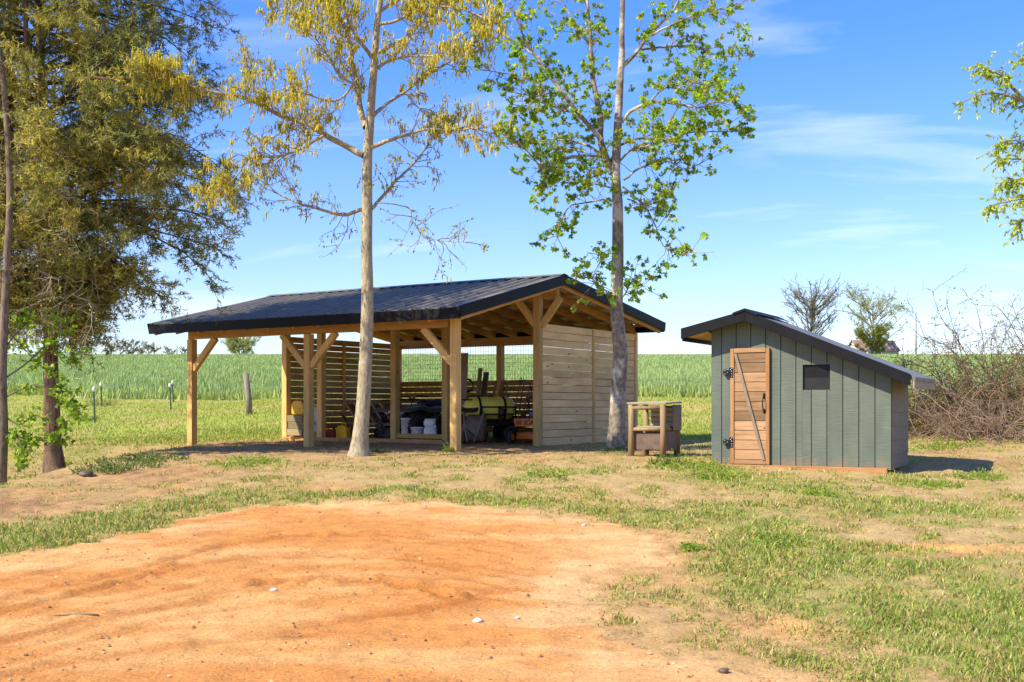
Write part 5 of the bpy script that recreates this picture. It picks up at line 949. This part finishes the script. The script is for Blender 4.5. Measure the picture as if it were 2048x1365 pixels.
weed('bright green weed clump at the foot of the front corner post', 898, 905, .11, .22, 26, LG, broad=True)
for px, py, r_, h_, cl_, lb in ((250,935,.55,.24,DG,'dark weed patch just right of the cedar trunk'), (200,945,.35,.22,DG,'dark weeds close against the cedar trunk'), (310,922,.45,.22,DG,'dark weed patch halfway from cedar to barn'), (490,928,.5,.13,LG,'bright low weeds in front of the left barn bay'), (1385,938,.45,.24,LG,'leafy weeds between the hutch and the coop'), (1335,930,.25,.26,DG,'tall thin weeds at the hutch leg'), (1445,955,.35,.16,LG,'low weeds in front of the coop door'), (1100,950,.30,.12,LG,'small green weeds in front of the gable wall'), (1240,902,.25,.14,DG,'dark weeds round the maple base'), (1955,955,.35,.14,LG,'green weeds in the open right of the coop'), (1860,972,.4,.10,LG,'green weeds right of the coop corner board'), (1560,1088,.28,.12,LG,'dense green clump on the right bank'), (1385,1100,.10,.08,LG,'tiny weed sprout at the dirt edge'), (175,842,.35,.3,DG,'small shrub beside the nearest steel fence post'), (203,812,.5,.55,DG,'dark little bush behind the far steel post'), (1900,895,.5,.2,LG,'weeds below the brambles'), (120,930,.2,.12,LG,'small weeds left of the cedar base'), (1640,990,.2,.12,LG,'grass tuft below the coop window'), (760,905,.15,.08,DG,'small weeds at the oak foot'), (520,868,.6,.16,LG,'green tussocks by the left slat wall')):
    weed(lb, px, py, r_, h_, int(40+120*r_), cl_)
for k_, (px, py, s_, lb) in enumerate(((548, 1183, .022, 'white pebble on the orange dirt, left of centre'), (956, 1246, .028, 'white stone on the orange dirt near the bottom'), (1168, 1053, .02, 'white stone near the far right dirt edge'), (1035, 1239, .014, 'tiny white pebble right of the bottom stone'), (1448, 1346, .024, 'dark stone at the bottom of the dirt'), (70, 892, .05, 'pale rock in the grass behind the left trunk'), (172, 953, .07, 'brown rock at the cedar foot'))):
    x_, y_ = unproj(px, py); o = MB().blob((0, 0, s_*.35), s_*1.3, s_, s_*.7, 8, 6, 0, .22).build('stone', M['stone' if k_ not in (4, 6) else 'brown'], None, 0, (float(x_), float(y_), float(zg(x_, y_)))); tag(o, lb, 'stone')
x_, y_ = unproj(152, 1235); o = MB().tube([(-.15, 0, .012), (0, .01, .02), (.16, -.02, .014)], [.009, .011, .008], 7).build('stick', M['log'], None, 0, (float(x_), float(y_), float(zg(x_, y_)))); tag(o, 'tan stick lying on the orange dirt at lower left', 'stick')
# clods and grit on the dirt
n = 2600; x, y = scatter(n, 6.3, 13, 1.1, 1.0); pd, *_ = masks(x, y); k = pd > .5; x, y = x[k], y[k]; n = len(x); s_ = .004+.012*rng.random(n)**3
oct_ = C([[1,0,0],[0,1,0],[-1,0,0],[0,-1,0],[0,0,.8],[0,0,-.4]]); Fc = np.array([(0,1,4),(1,2,4),(2,3,4),(3,0,4)]); V = np.stack([x, y, zg(x, y)+.004], -1)[:, None]+s_[:, None, None]*oct_[None]*(.6+.8*rng.random((n, 6, 1)))
me = mesh_np('grit', V, tris=(np.arange(n)[:, None, None]*6+Fc).reshape(-1, 3), col=np.repeat(vary([[.42,.16,.05],[.30,.12,.05],[.55,.33,.16],[.2,.12,.07]], n, .3), 6, 0)); me.materials.append(M['twigcol']); tag(link('grit', me), 'small clods and grit scattered on the orange dirt', 'grit', kind='stuff')
